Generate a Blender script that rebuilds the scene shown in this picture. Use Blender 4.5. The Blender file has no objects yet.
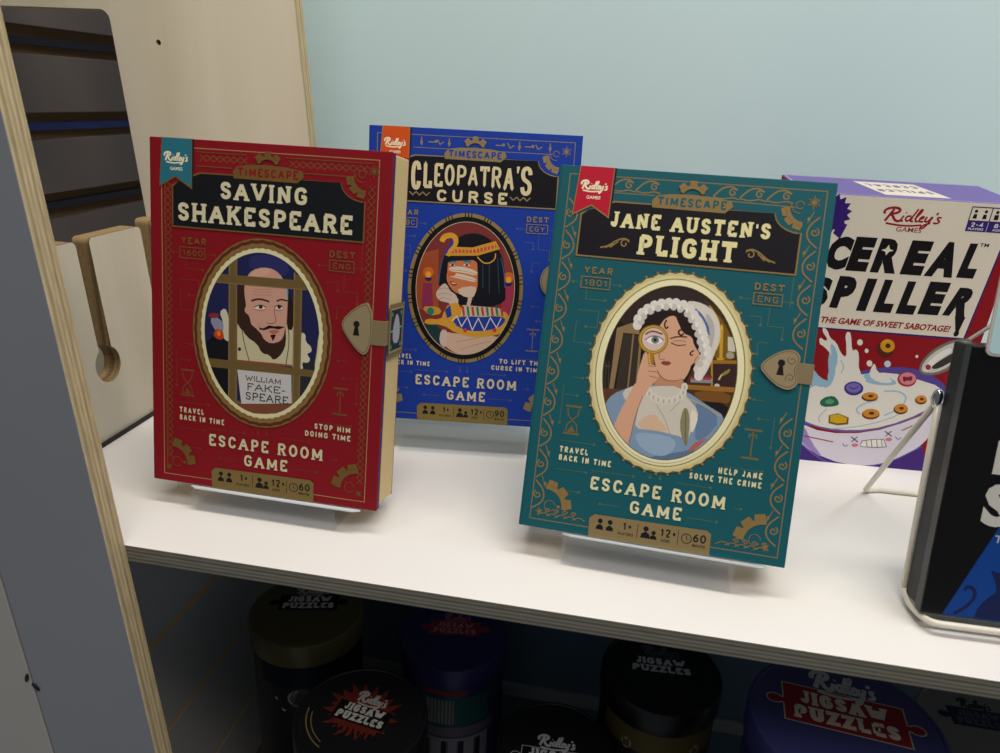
import bpy, bmesh, math, random
from mathutils import Vector, Matrix
random.seed(4)
S = bpy.context.scene
COL = S.collection

# ------------------------------------------------------------------ camera
FPX = 735.0
cam_data = bpy.data.cameras.new('camera')
cam = bpy.data.objects.new('camera', cam_data)
COL.objects.link(cam)
cam_data.sensor_fit = 'HORIZONTAL'
cam_data.sensor_width = 36.0
cam_data.lens = 36.0 * FPX / 1000.0
cam_data.clip_start = 0.01
cam_data.clip_end = 50
cam_data.dof.use_dof = True
cam_data.dof.focus_distance = 0.53
cam_data.dof.aperture_fstop = 10.0
RM = Matrix(((0.9828271211201354, -0.10678007159669806, 0.15049540292152075),
             (0.17837035914866772, 0.3408063112631064, -0.9230574593059795),
             (0.04727435846082028, 0.9340498244274975, 0.35400008547891515)))
cam.matrix_world = Matrix.Translation((0.29108714, -0.34975540, 0.27475450)) @ RM.to_4x4()
S.camera = cam

# ------------------------------------------------------------------ world, lights, exposure
S.view_settings.view_transform = 'Standard'
S.view_settings.look = 'None'
S.view_settings.gamma = 1.0
S.view_settings.exposure = 0.0
S.view_settings.use_curve_mapping = False
w = bpy.data.worlds.new('world'); S.world = w; w.use_nodes = True
w.node_tree.nodes['Background'].inputs[0].default_value = (0.86, 0.93, 1.0, 1)
w.node_tree.nodes['Background'].inputs[1].default_value = 0.17

def area(name, loc, target, sx, sy, power, color):
    d = bpy.data.lights.new(name, 'AREA'); d.shape = 'RECTANGLE'
    d.size = sx; d.size_y = sy; d.energy = power; d.color = color
    o = bpy.data.objects.new(name, d); COL.objects.link(o)
    o.location = loc
    o.rotation_euler = (Vector(target) - Vector(loc)).to_track_quat('-Z', 'Y').to_euler()
    return o
area('ceiling_light_key', (0.50, -0.03, 1.30), (0.50, 0.0, 0), 1.3, 0.16, 12.6, (1.0, 0.935, 0.86))
area('front_fill_light', (0.7, -1.0, 1.7), (0.3, 0.2, 0.1), 1.5, 0.4, 17, (1.0, 0.935, 0.86))  # added fill, brightens the back wall and the box fronts
area('ceiling_light_cool', (1.3, 0.25, 1.3), (0.3, 0.2, 0.1), 0.3, 0.3, 3, (0.74, 0.87, 1.0))

# ------------------------------------------------------------------ colours and materials
def lin(c):
    return c / 12.92 if c <= 0.04045 else ((c + 0.055) / 1.055) ** 2.4
def hexc(h, g=1.0):
    h = h.lstrip('#')
    return tuple(min(0.92, lin(int(h[i:i + 2], 16) / 255) * g) for i in (0, 2, 4)) + (1,)
MATS = {}
def pm(h, rough=0.45, metal=0.0, gain=1.0, spec=0.4, name=None):
    key = (h, rough, metal, gain, spec)
    if key in MATS: return MATS[key]
    m = bpy.data.materials.new(name or 'paint_' + h.strip('#')); m.use_nodes = True
    b = m.node_tree.nodes['Principled BSDF']
    b.inputs['Base Color'].default_value = hexc(h, gain)
    b.inputs['Roughness'].default_value = rough
    b.inputs['Metallic'].default_value = metal
    b.inputs['Specular IOR Level'].default_value = spec
    MATS[key] = m
    return m
PG = 0.95                                    # ink albedo against the tones read off the cover
def ink(h): return pm(h, 0.55, 0.0, PG, 0.16)

def noisy(name, c1, c2, scale=(30, 30, 30), rough=0.5, bump=0.0, detail=4, spec=0.4):
    m = bpy.data.materials.new(name); m.use_nodes = True
    t = m.node_tree; n = t.nodes; b = n['Principled BSDF']
    tc = n.new('ShaderNodeTexCoord'); mp = n.new('ShaderNodeMapping'); mp.inputs['Scale'].default_value = scale
    nz = n.new('ShaderNodeTexNoise'); nz.inputs['Scale'].default_value = 1; nz.inputs['Detail'].default_value = detail
    cr = n.new('ShaderNodeValToRGB'); cr.color_ramp.elements[0].position = .3; cr.color_ramp.elements[1].position = .7
    cr.color_ramp.elements[0].color = hexc(c1); cr.color_ramp.elements[1].color = hexc(c2)
    t.links.new(tc.outputs['Object'], mp.inputs[0]); t.links.new(mp.outputs[0], nz.inputs['Vector'])
    t.links.new(nz.outputs['Fac'], cr.inputs[0]); t.links.new(cr.outputs[0], b.inputs['Base Color'])
    b.inputs['Roughness'].default_value = rough; b.inputs['Specular IOR Level'].default_value = spec
    if bump:
        bp = n.new('ShaderNodeBump'); bp.inputs['Strength'].default_value = bump; bp.inputs['Distance'].default_value = 0.0004
        t.links.new(nz.outputs['Fac'], bp.inputs['Height']); t.links.new(bp.outputs[0], b.inputs['Normal'])
    return m

def ply_edge(name, axis, thick, off, tones, grain):
    """laminated plywood edge: thin plies across the board's thickness"""
    m = bpy.data.materials.new(name); m.use_nodes = True
    t = m.node_tree; n = t.nodes; L = t.links; b = n['Principled BSDF']
    tc = n.new('ShaderNodeTexCoord'); sp = n.new('ShaderNodeSeparateXYZ'); L.new(tc.outputs['Object'], sp.inputs[0])
    a = n.new('ShaderNodeMath'); a.operation = 'SUBTRACT'; L.new(sp.outputs[axis], a.inputs[0]); a.inputs[1].default_value = off
    d = n.new('ShaderNodeMath'); d.operation = 'DIVIDE'; L.new(a.outputs[0], d.inputs[0]); d.inputs[1].default_value = thick
    cr = n.new('ShaderNodeValToRGB'); cr.color_ramp.interpolation = 'LINEAR'
    e = cr.color_ramp.elements; k = len(tones)
    e[0].position = 0; e[0].color = hexc(tones[0]); e[1].position = 1; e[1].color = hexc(tones[-1])
    for i in range(1, k - 1):
        x = e.new(i / (k - 1)); x.color = hexc(tones[i])
    L.new(d.outputs[0], cr.inputs[0])
    mp = n.new('ShaderNodeMapping'); mp.inputs['Scale'].default_value = grain; L.new(tc.outputs['Object'], mp.inputs[0])
    nz = n.new('ShaderNodeTexNoise'); nz.inputs['Scale'].default_value = 1; nz.inputs['Detail'].default_value = 5; L.new(mp.outputs[0], nz.inputs['Vector'])
    mr = n.new('ShaderNodeMapRange'); mr.inputs[1].default_value = .3; mr.inputs[2].default_value = .7; mr.inputs[3].default_value = .74; mr.inputs[4].default_value = 1.08
    L.new(nz.outputs['Fac'], mr.inputs[0])
    mx = n.new('ShaderNodeVectorMath'); mx.operation = 'SCALE'; L.new(cr.outputs[0], mx.inputs[0]); L.new(mr.outputs[0], mx.inputs['Scale'])
    L.new(mx.outputs[0], b.inputs['Base Color'])
    b.inputs['Roughness'].default_value = 0.7; b.inputs['Specular IOR Level'].default_value = 0.2
    return m
EDGE = ['#cbb893', '#b9a680', '#9a8766', '#c9b690', '#ae9b76', '#cdba95', '#998666', '#c4b18b', '#b39f79', '#cbb892']
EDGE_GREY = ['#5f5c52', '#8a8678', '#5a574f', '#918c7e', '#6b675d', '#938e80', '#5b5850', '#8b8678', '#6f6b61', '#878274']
M_shelf = noisy('white_laminate', '#e2dfdb', '#e8e5e1', (6, 6, 6), 0.42)
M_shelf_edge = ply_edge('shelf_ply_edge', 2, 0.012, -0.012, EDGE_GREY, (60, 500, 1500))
M_up_edge = ply_edge('upright_ply_edge', 1, 0.015, -0.015, EDGE, (300, 900, 60))
M_board_edge = ply_edge('board_ply_edge', 1, 0.015, 0.24, EDGE, (300, 900, 60))
M_low_edge = ply_edge('low_ply_edge', 0, 0.015, -0.118, ['#a58b62', '#8a7250', '#6d5a3e', '#9d845c', '#7d6748', '#a0875f', '#776244', '#9a815a'], (900, 200, 200))
M_birch = noisy('birch_veneer', '#ddd1b6', '#e9dfc8', (26, 26, 2.6), 0.5, 0.15)
M_birch_pale = noisy('birch_veneer_pale', '#bdb5a2', '#c8c0ae', (4, 30, 5), 0.5, 0.1)
M_greypaint = noisy('grey_paint', '#85888d', '#8b8e93', (3, 3, 3), 0.55)
M_greypaint2 = noisy('pale_grey_paint', '#a7a49f', '#aeaba6', (3, 3, 3), 0.5)
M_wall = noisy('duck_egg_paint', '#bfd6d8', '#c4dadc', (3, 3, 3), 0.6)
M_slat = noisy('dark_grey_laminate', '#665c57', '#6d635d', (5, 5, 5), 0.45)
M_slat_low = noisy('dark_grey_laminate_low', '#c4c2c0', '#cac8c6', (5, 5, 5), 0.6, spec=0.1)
M_mdf = pm('#7c6244', 0.8, 0, 1, 0.1, 'mdf_groove')
M_mdf_low = pm('#e0a850', 0.8, 0, 1.3, 0.1, 'mdf_groove_ochre')
M_black = pm('#0c0b0d', 0.5, name='black')

def clear_plastic(name, tint=(0.985, 0.992, 1.0), refl=0.05, haze=0.01):
    m = bpy.data.materials.new(name); m.use_nodes = True
    t = m.node_tree; n = t.nodes; L = t.links; n.clear()
    o = n.new('ShaderNodeOutputMaterial'); tr = n.new('ShaderNodeBsdfTransparent'); tr.inputs[0].default_value = tint + (1,)
    gl = n.new('ShaderNodeBsdfGlossy'); gl.inputs['Roughness'].default_value = 0.08
    df = n.new('ShaderNodeBsdfTranslucent'); df.inputs[0].default_value = (0.9, 0.93, 0.97, 1)
    m1 = n.new('ShaderNodeMixShader'); m1.inputs[0].default_value = haze
    m2 = n.new('ShaderNodeMixShader')
    L.new(tr.outputs[0], m1.inputs[1]); L.new(df.outputs[0], m1.inputs[2])
    m2.inputs[0].default_value = refl; L.new(m1.outputs[0], m2.inputs[1]); L.new(gl.outputs[0], m2.inputs[2])
    L.new(m2.outputs[0], o.inputs[0])
    return m
M_acryl = clear_plastic('clear_acrylic')
M_acryl_edge = pm('#dfe6ea', 0.25, 0, 1, 0.6, 'frosted_acrylic_lip')

# ------------------------------------------------------------------ object helpers
def link(name, me, parent=None, mat=None):
    o = bpy.data.objects.new(name, me); COL.objects.link(o)
    if mat: me.materials.append(mat)
    if parent: o.parent = parent
    return o
def empty(name, loc, rot=(0, 0, 0)):
    o = bpy.data.objects.new(name, None); COL.objects.link(o)
    o.location = loc; o.rotation_euler = rot; o.empty_display_size = 0.02
    return o
def tag(o, label=None, cat=None, group=None, kind=None):
    if label: o['label'] = label
    if cat: o['category'] = cat
    if group: o['group'] = group
    if kind: o['kind'] = kind
    return o
def box_bm(bm, x0, x1, y0, y1, z0, z1, shear=0.0, mi=0):
    vs = [bm.verts.new((x + shear * z, y, z)) for z in (z0, z1) for y in (y0, y1) for x in (x0, x1)]
    fs = []
    for q in ((0, 2, 3, 1), (4, 5, 7, 6), (0, 1, 5, 4), (2, 6, 7, 3), (0, 4, 6, 2), (1, 3, 7, 5)):
        f = bm.faces.new([vs[i] for i in q]); f.material_index = mi; fs.append(f)
    return fs
def finish(bm, name, mats, parent=None, bevel=0.0, smooth=False):
    bmesh.ops.recalc_face_normals(bm, faces=bm.faces[:])
    me = bpy.data.meshes.new(name); bm.to_mesh(me); bm.free()
    for m in mats: me.materials.append(m)
    if smooth:
        for p in me.polygons: p.use_smooth = True
    o = link(name, me, parent)
    if bevel:
        b = o.modifiers.new('bevel', 'BEVEL'); b.width = bevel; b.segments = 2; b.limit_method = 'ANGLE'; b.angle_limit = math.radians(50)
    return o
def box(name, x0, x1, y0, y1, z0, z1, mat, parent=None, bevel=0.0006, shear=0.0):
    bm = bmesh.new(); box_bm(bm, x0, x1, y0, y1, z0, z1, shear)
    return finish(bm, name, [mat], parent, bevel)

def fill_mesh(outlines, z0, z1, xf):
    """plate with holes: 2D outlines filled, from depth z0 to z1, mapped by xf(u, v, d)"""
    cu = bpy.data.curves.new('outline', 'CURVE'); cu.dimensions = '2D'; cu.fill_mode = 'BOTH'; cu.extrude = (z1 - z0) / 2
    for pts in outlines:
        s = cu.splines.new('POLY'); s.points.add(len(pts) - 1)
        for i, p in enumerate(pts): s.points[i].co = (p[0], p[1], 0, 1)
        s.use_cyclic_u = True
    o = bpy.data.objects.new('outline', cu); COL.objects.link(o)
    dg = bpy.context.evaluated_depsgraph_get()
    me = bpy.data.meshes.new_from_object(o.evaluated_get(dg))
    bpy.data.objects.remove(o); bpy.data.curves.remove(cu)
    mid = (z0 + z1) / 2
    side = []
    for p in me.polygons: side.append(abs(p.normal.z) < 0.5)
    for v in me.vertices: v.co = xf(v.co.x, v.co.y, v.co.z + mid)
    me.materials.clear()
    return me, side
def plate(name, outlines, z0, z1, xf, face_mat, edge_mat, parent=None):
    me, side = fill_mesh(outlines, z0, z1, xf)
    me.materials.append(face_mat); me.materials.append(edge_mat)
    for p, s in zip(me.polygons, side): p.material_index = 1 if s else 0; p.use_smooth = False
    bm = bmesh.new(); bm.from_mesh(me); bmesh.ops.remove_doubles(bm, verts=bm.verts[:], dist=1e-6)
    bmesh.ops.recalc_face_normals(bm, faces=bm.faces[:]); bm.to_mesh(me); bm.free()
    me.name = name
    return link(name, me, parent)
def arcp(cx, cy, rx, ry, a0, a1, n):
    return [(cx + rx * math.cos(math.radians(a0 + (a1 - a0) * i / n)), cy + ry * math.sin(math.radians(a0 + (a1 - a0) * i / n))) for i in range(n + 1)]
def spl(pts, n=2, closed=False):
    p = [Vector(q) for q in pts]
    for _ in range(n):
        o = [] if closed else [p[0]]
        rng = range(len(p)) if closed else range(len(p) - 1)
        for i in rng:
            a, b = p[i], p[(i + 1) % len(p)]; o += [a * .75 + b * .25, a * .25 + b * .75]
        if not closed: o.append(p[-1])
        p = o
    return p
def tube(name, pts, r, mat, parent=None, smooth_n=0, sides=12, closed=False):
    P = spl([Vector(p) for p in pts], smooth_n, closed) if smooth_n else [Vector(p) for p in pts]
    bm = bmesh.new(); rings = []; n = len(P)
    up = Vector((0.13, 0.31, 0.94)); prev = None
    for i, p in enumerate(P):
        a = P[i - 1] if (i > 0 or closed) else p
        b = P[(i + 1) % n] if (i < n - 1 or closed) else p
        t = (b - a).normalized()
        u = (prev - t * prev.dot(t)).normalized() if prev else t.cross(up).normalized()
        prev = u; v = t.cross(u)
        rings.append([bm.verts.new(p + (u * math.cos(2 * math.pi * k / sides) + v * math.sin(2 * math.pi * k / sides)) * r) for k in range(sides)])
    m = n if closed else n - 1
    for i in range(m):
        A, B = rings[i], rings[(i + 1) % n]
        for k in range(sides): bm.faces.new((A[k], A[(k + 1) % sides], B[(k + 1) % sides], B[k]))
    if not closed: bm.faces.new(rings[0][::-1]); bm.faces.new(rings[-1])
    return finish(bm, name, [mat], parent, smooth=True)
def lathe(name, prof, mat, parent=None, n=64, mats=None, mis=None, loc=(0, 0, 0)):
    bm = bmesh.new(); rings = []
    for r, z in prof:
        rings.append([bm.verts.new((loc[0] + r * math.cos(2 * math.pi * k / n), loc[1] + r * math.sin(2 * math.pi * k / n), loc[2] + z)) for k in range(n)])
    for i in range(len(prof) - 1):
        for k in range(n):
            f = bm.faces.new((rings[i][k], rings[i][(k + 1) % n], rings[i + 1][(k + 1) % n], rings[i + 1][k])); f.smooth = True
            if mis: f.material_index = mis[i]
    bm.faces.new(rings[0][::-1]); f = bm.faces.new(rings[-1])
    if mis: f.material_index = mis[-1]
    o = finish(bm, name, mats or [mat], parent)
    o.modifiers.new('edge_split', 'EDGE_SPLIT').split_angle = math.radians(35)
    return o

# ------------------------------------------------------------------ lettering (drawn as strokes)
def A_(cx, cy, rx, ry, a0, a1, n=10): return arcp(cx, cy, rx, ry, a0, a1, n)
_S = [(.97, .74), (.88, .93), (.5, 1), (.12, .93), (.02, .75), (.15, .58), (.5, .5), (.85, .42), (.98, .25), (.88, .07), (.5, 0), (.12, .07), (.03, .26)]
GL = {
 'A': (.86, [[(0, 0), (.5, 1)], [(.5, 1), (1, 0)], [(.2, .34), (.8, .34)]], [(0, 0), (1, 0)]),
 'B': (.72, [[(.06, 0), (.06, 1)], [(0, 1), (.6, 1), (.92, .9), (.92, .64), (.6, .54), (.1, .54)], [(.55, .54), (.98, .44), (1, .14), (.65, 0), (0, 0)]], []),
 'C': (.74, [[(.97, .72), (.85, .94), (.5, 1), (.13, .9), (0, .5), (.13, .1), (.5, 0), (.85, .06), (.97, .28)]], []),
 'D': (.76, [[(.06, 0), (.06, 1)], [(0, 1), (.55, 1), (.95, .8), (1, .5), (.95, .2), (.55, 0), (0, 0)]], []),
 'E': (.66, [[(.06, 0), (.06, 1)], [(0, 1), (1, 1), (1, .8)], [(0, 0), (1, 0), (1, .2)], [(.06, .51), (.75, .51)]], []),
 'F': (.64, [[(.1, 0), (.1, 1)], [(0, 1), (1, 1), (1, .8)], [(.1, .5), (.75, .5)]], [(.1, 0)]),
 'G': (.78, [[(.95, .75), (.83, .94), (.5, 1), (.13, .9), (0, .5), (.13, .1), (.5, 0), (.85, .06), (.95, .2), (.95, .46), (.55, .46)]], []),
 'H': (.82, [[(.06, 0), (.06, 1)], [(.94, 0), (.94, 1)], [(.06, .5), (.94, .5)]], [(.06, 0), (.06, 1), (.94, 0), (.94, 1)]),
 'I': (.30, [[(.5, 0), (.5, 1)]], [(.5, 0), (.5, 1)]),
 'J': (.56, [[(.8, 1), (.8, .25), (.65, .03), (.35, 0), (.05, .1), (0, .3)]], [(.8, 1)]),
 'K': (.8, [[(.06, 0), (.06, 1)], [(.92, 1), (.1, .42)], [(.4, .6), (.95, 0)]], [(.06, 0), (.06, 1), (.9, 1), (.95, 0)]),
 'L': (.64, [[(.1, 1), (.1, 0)], [(0, 0), (1, 0), (1, .25)]], [(.1, 1)]),
 'M': (1.0, [[(.06, 0), (.06, 1)], [(.06, 1), (.5, .15)], [(.5, .15), (.94, 1)], [(.94, 1), (.94, 0)]], [(.06, 0), (.94, 0)]),
 'N': (.82, [[(.08, 0), (.08, 1)], [(.08, 1), (.92, 0)], [(.92, 0), (.92, 1)]], [(.08, 0), (.92, 1)]),
 'O': (.78, [A_(.5, .5, .5, .5, 90, 450, 20)], []),
 'P': (.72, [[(.1, 0), (.1, 1)], [(0, 1), (.65, 1), (.98, .88), (.98, .58), (.65, .45), (.1, .45)]], [(.1, 0)]),
 'Q': (.8, [A_(.5, .5, .5, .5, 90, 450, 20), [(.6, .2), (1, -.05)]], []),
 'R': (.78, [[(.08, 0), (.08, 1)], [(0, 1), (.6, 1), (.9, .9), (.9, .62), (.6, .5), (.08, .5)], [(.5, .5), (.95, 0)]], [(.08, 0), (.95, 0)]),
 'S': (.66, [_S], []),
 'T': (.74, [[(.5, 0), (.5, 1)], [(0, .8), (0, 1), (1, 1), (1, .8)]], [(.5, 0)]),
 'U': (.8, [[(.06, 1), (.06, .3), (.2, .05), (.5, 0), (.8, .05), (.94, .3), (.94, 1)]], [(.06, 1), (.94, 1)]),
 'V': (.84, [[(0, 1), (.5, 0)], [(.5, 0), (1, 1)]], [(0, 1), (1, 1)]),
 'W': (1.15, [[(0, 1), (.27, 0)], [(.27, 0), (.5, .8)], [(.5, .8), (.73, 0)], [(.73, 0), (1, 1)]], [(0, 1), (1, 1)]),
 'Y': (.8, [[(0, 1), (.5, .48), (1, 1)], [(.5, .5), (.5, 0)]], [(0, 1), (1, 1), (.5, 0)]),
 'Z': (.7, [[(0, .8), (0, 1), (.97, 1), (.03, 0), (1, 0), (1, .2)]], []),
 "'": (.14, [[(.6, 1), (.3, .68)]], []),
 '-': (.4, [[(0, .45), (1, .45)]], []),
 '0': (.62, [A_(.5, .5, .5, .5, 90, 450, 20)], []),
 '1': (.42, [[(.7, 0), (.7, 1)], [(.7, .97), (0, .74)]], []),
 '2': (.62, [[(.02, .75), (.15, .95), (.5, 1), (.9, .93), (.95, .68), (.05, 0), (1, 0)]], []),
 '3': (.62, [[(.05, .9), (.5, 1), (.93, .9), (.9, .6), (.4, .53)], [(.4, .53), (.95, .45), (.97, .1), (.5, 0), (.03, .1)]], []),
 '4': (.66, [[(.75, 0), (.75, 1), (0, .3), (1, .3)]], []),
 '6': (.62, [[(.85, 1), (.3, .8), (.02, .35), (.15, .05), (.5, 0), (.9, .08), (.97, .35), (.8, .55), (.4, .57), (.05, .35)]], []),
 '8': (.62, [A_(.5, .76, .42, .24, 90, 450, 14), A_(.5, .26, .5, .26, 90, 450, 14)], []),
 '9': (.62, [[(.1, 0), (.7, .2), (.98, .65), (.85, .95), (.5, 1), (.1, .92), (.03, .65), (.2, .45), (.6, .43), (.95, .62)]], []),
 '+': (.5, [[(0, .5), (1, .5)], [(.5, .25), (.5, .75)]], []),
 '!': (.2, [[(.5, 1), (.5, .3)], [(.5, .12), (.5, 0)]], []),
 ' ': (.34, [], []),
}
SCRIPT = [  # the hand-lettered word on the maker's mark
 [(.06, .56), (.0, .72), (.1, .94), (.34, 1.02), (.52, .88), (.46, .66), (.24, .56), (.34, .44), (.42, .2), (.56, .08), (.64, .2)],
 [(.3, .9), (.22, .5), (.14, .08)],
 [(.68, .5), (.62, .16), (.72, .14)], [(.71, .68), (.73, .72)],
 [(.92, .48), (.8, .5), (.76, .24), (.86, .12), (.96, .4), (1.06, .98)], [(.97, .4), (.94, .14), (1.04, .16)],
 [(1.06, .3), (1.22, .9), (1.16, 1.0), (1.08, .5), (1.1, .14), (1.2, .18)],
 [(1.2, .3), (1.34, .42), (1.3, .54), (1.22, .4), (1.22, .16), (1.36, .18)],
 [(1.42, .52), (1.38, .2), (1.5, .18), (1.58, .52)], [(1.6, .54), (1.52, 0), (1.42, -.3), (1.32, -.26), (1.4, -.06), (1.6, .12)],
 [(1.72, .82), (1.69, .66)],
 [(1.88, .5), (1.76, .52), (1.78, .36), (1.88, .24), (1.8, .1), (1.68, .14)],
 [(.2, -.06), (.6, -.16), (1.0, -.16), (1.34, -.06)],
]
def ribbon(pts, w, closed=False):
    """quads along a polyline with mitred joints"""
    P = [Vector((p[0], p[1])) for p in pts]; Q = [P[0]]
    for p in P[1:]:
        if (p - Q[-1]).length > 1e-4: Q.append(p)
    if len(Q) < 2: return []
    if closed and (Q[0] - Q[-1]).length < 1e-4: Q.pop()
    n = len(Q); Lf = []; Rt = []
    for i in range(n):
        a = Q[i - 1] if (i > 0 or closed) else None
        b = Q[(i + 1) % n] if (i < n - 1 or closed) else None
        d1 = (Q[i] - a).normalized() if a is not None else None
        d2 = (b - Q[i]).normalized() if b is not None else None
        if d1 is None: d1 = d2
        if d2 is None: d2 = d1
        nn = Vector((-(d1 + d2).y, (d1 + d2).x))
        nn = nn.normalized() if nn.length > 1e-6 else Vector((-d1.y, d1.x))
        k = 1 / max(0.45, nn.dot(Vector((-d1.y, d1.x))))
        Lf.append(Q[i] + nn * (w / 2 * k)); Rt.append(Q[i] - nn * (w / 2 * k))
    m = n if closed else n - 1
    return [[Lf[i], Lf[(i + 1) % n], Rt[(i + 1) % n], Rt[i]] for i in range(m)]

SANS = {}
def sans_tris(txt, off):
    if (txt, off) in SANS: return SANS[(txt, off)]
    cu = bpy.data.curves.new('t', 'FONT'); cu.body = txt; cu.size = 1; cu.offset = off; cu.fill_mode = 'FRONT'; cu.resolution_u = 3
    o = bpy.data.objects.new('t', cu); COL.objects.link(o)
    dg = bpy.context.evaluated_depsgraph_get(); me = bpy.data.meshes.new_from_object(o.evaluated_get(dg))
    T = [[tuple(me.vertices[i].co[:2]) for i in p.vertices] for p in me.polygons]
    bpy.data.objects.remove(o); bpy.data.curves.remove(cu); bpy.data.meshes.remove(me)
    xs = [q[0] for t in T for q in t]; ys = [q[1] for t in T for q in t]
    x0, x1, y0, y1 = min(xs), max(xs), min(ys), max(ys)
    T = [[((q[0] - x0) / (x1 - x0), (q[1] - y0) / (y1 - y0)) for q in t] for t in T]
    SANS[(txt, off)] = T
    return T

STEP = 0.0016                                 # mm between one printed layer and the next
class Print:
    """printed artwork in mm on a flat face; xf maps (u, v, height above the face) to local metres"""
    def __init__(s, name, parent, xf, base=0.02):
        s.name, s.parent, s.xf, s.d = name, parent, xf, base
        s.v, s.f, s.m, s.mats = [], [], [], []
    def mi(s, col):
        m = ink(col) if isinstance(col, str) else col
        if m not in s.mats: s.mats.append(m)
        return s.mats.index(m)
    def poly(s, col, pts, step=True):
        if step: s.d += STEP
        b = len(s.v)
        s.v += [s.xf(p[0], p[1], s.d) for p in pts]; s.f.append(list(range(b, b + len(pts)))); s.m.append(s.mi(col))
    def quads(s, col, Q):
        s.d += STEP
        d0 = s.d
        for i, q in enumerate(Q): s.d = d0 + (i % 5) * .00028; s.poly(col, q, False)
        s.d = d0
    def line(s, col, w, pts, closed=False): s.quads(col, ribbon(pts, w, closed))
    def rect(s, col, x0, y0, x1, y1): s.poly(col, [(x0, y0), (x1, y0), (x1, y1), (x0, y1)])
    def frame(s, col, w, x0, y0, x1, y1): s.line(col, w, [(x0, y0), (x1, y0), (x1, y1), (x0, y1)], True)
    def ell(s, col, cx, cy, rx, ry, n=20): s.poly(col, arcp(cx, cy, rx, ry, 0, 360, n)[:-1])
    def ring(s, col, cx, cy, rx0, ry0, rx1, ry1, n=72, scal=None):
        s.d += STEP; Q = []
        for i in range(n):
            a, b = 2 * math.pi * i / n, 2 * math.pi * (i + 1) / n
            ea = eb = 0
            if scal: ea = scal[1] * (0.5 + 0.5 * math.cos(scal[0] * a)); eb = scal[1] * (0.5 + 0.5 * math.cos(scal[0] * b))
            Q.append([(cx + rx0 * math.cos(a), cy + ry0 * math.sin(a)), (cx + (rx1 + ea) * math.cos(a), cy + (ry1 + ea) * math.sin(a)),
                      (cx + (rx1 + eb) * math.cos(b), cy + (ry1 + eb) * math.sin(b)), (cx + rx0 * math.cos(b), cy + ry0 * math.sin(b))])
        for q in Q: s.poly(col, q, False)
    def text(s, col, txt, x, y, W, h, t=.2, serif=1.0, gap=.16, slant=0.0, rot=0.0, arch=None):
        """cap height h, total width W, stroke t*h"""
        th = t * h; ws = [GL[c][0] * h for c in txt]; gp = gap * h * (len(txt) - 1)
        k = (W - gp) / sum(ws); cx = x; Q = []
        cr, sr = math.cos(math.radians(rot)), math.sin(math.radians(rot))
        def place(px, py):
            px += slant * (py - y)
            if arch:
                q = (px - x) / W * 2 - 1; py = y + (py - y) * (1 + arch * q * q) - 0
            dx, dy = px - x, py - y
            return (x + dx * cr - dy * sr, y + dx * sr + dy * cr)
        for c, w0 in zip(txt, ws):
            gw = w0 * k; tv = min(th, gw if c in "I!'" else gw * .42)
            mp = lambda p: (cx + tv / 2 + p[0] * (gw - tv), y + th / 2 + p[1] * (h - th))
            for st in GL[c][1]:
                pts = [mp(p) for p in st]
                if len(pts) > 4 and c not in 'MWETZ': pts = [tuple(q) for q in spl(pts, 1)]
                cl = len(st) > 12 and c in 'OQ0'
                Q += ribbon(pts, tv, cl)
            if serif:
                sh = th * .55
                for q in GL[c][2]:
                    px, py = mp(q); hl = tv * .95 * serif; py = y if q[1] == 0 else y + h - sh
                    Q.append([(px - hl, py), (px + hl, py), (px + hl, py + sh), (px - hl, py + sh)])
            cx += gw + gap * h
        Q = [[place(p[0], p[1]) for p in q] for q in Q]
        s.quads(col, Q)
    def sans(s, col, txt, x, y, W, h, off=0.03, slant=0.0, rot=0.0):
        s.d += STEP; cr, sr = math.cos(math.radians(rot)), math.sin(math.radians(rot))
        for t in sans_tris(txt, off):
            pts = []
            for u, v in t:
                dx, dy = u * W + slant * v * h, v * h
                pts.append((x + dx * cr - dy * sr, y + dx * sr + dy * cr))
            s.poly(col, pts, False)
    def script(s, col, x, y, W, h, wt=.13, rot=0.0):
        cr, sr = math.cos(math.radians(rot)), math.sin(math.radians(rot)); Q = []
        for i, st in enumerate(SCRIPT):
            pts = []
            for p in spl([(a, b) for a, b in st], 2):
                dx, dy = (p[0] + .06 * p[1]) / 1.95 * W, p[1] * h
                pts.append((x + dx * cr - dy * sr, y + dx * sr + dy * cr))
            Q += ribbon(pts, wt * h * (1.35 if i < 2 else 1))
        s.quads(col, Q)
    def gear(s, col, cx, cy, r, rin, a0, a1, teeth, th=2.4):
        n = max(6, int(abs(a1 - a0) / 8)); s.d += STEP
        o, i_ = arcp(cx, cy, r, r, a0, a1, n), arcp(cx, cy, rin, rin, a0, a1, n)
        for k in range(n): s.poly(col, [i_[k], o[k], o[k + 1], i_[k + 1]], False)
        for k in range(teeth):
            a = math.radians(a0 + (a1 - a0) * (k + .5) / teeth); d = Vector((math.cos(a), math.sin(a))); q = Vector((-d.y, d.x))
            c0 = Vector((cx, cy)); b = .2 * r + .6
            s.poly(col, [c0 + d * (r - .3) - q * b, c0 + d * (r + th) - q * b * .85, c0 + d * (r + th) + q * b * .85, c0 + d * (r - .3) + q * b], False)
    def star(s, col, cx, cy, r, n=12, w=.45):
        s.quads(col, [qd for i in range(n) for qd in ribbon([(cx, cy), (cx + r * math.cos(2 * math.pi * i / n) * (1 if i % 2 else .7), cy + r * math.sin(2 * math.pi * i / n) * (1 if i % 2 else .7))], w)])
    def art(s, key):
        for e in ART[key]:
            p = list(zip(e[2::2], e[3::2]))
            if e[1]: s.line(e[0], e[1], p)
            else: s.poly(e[0], p)
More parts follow.
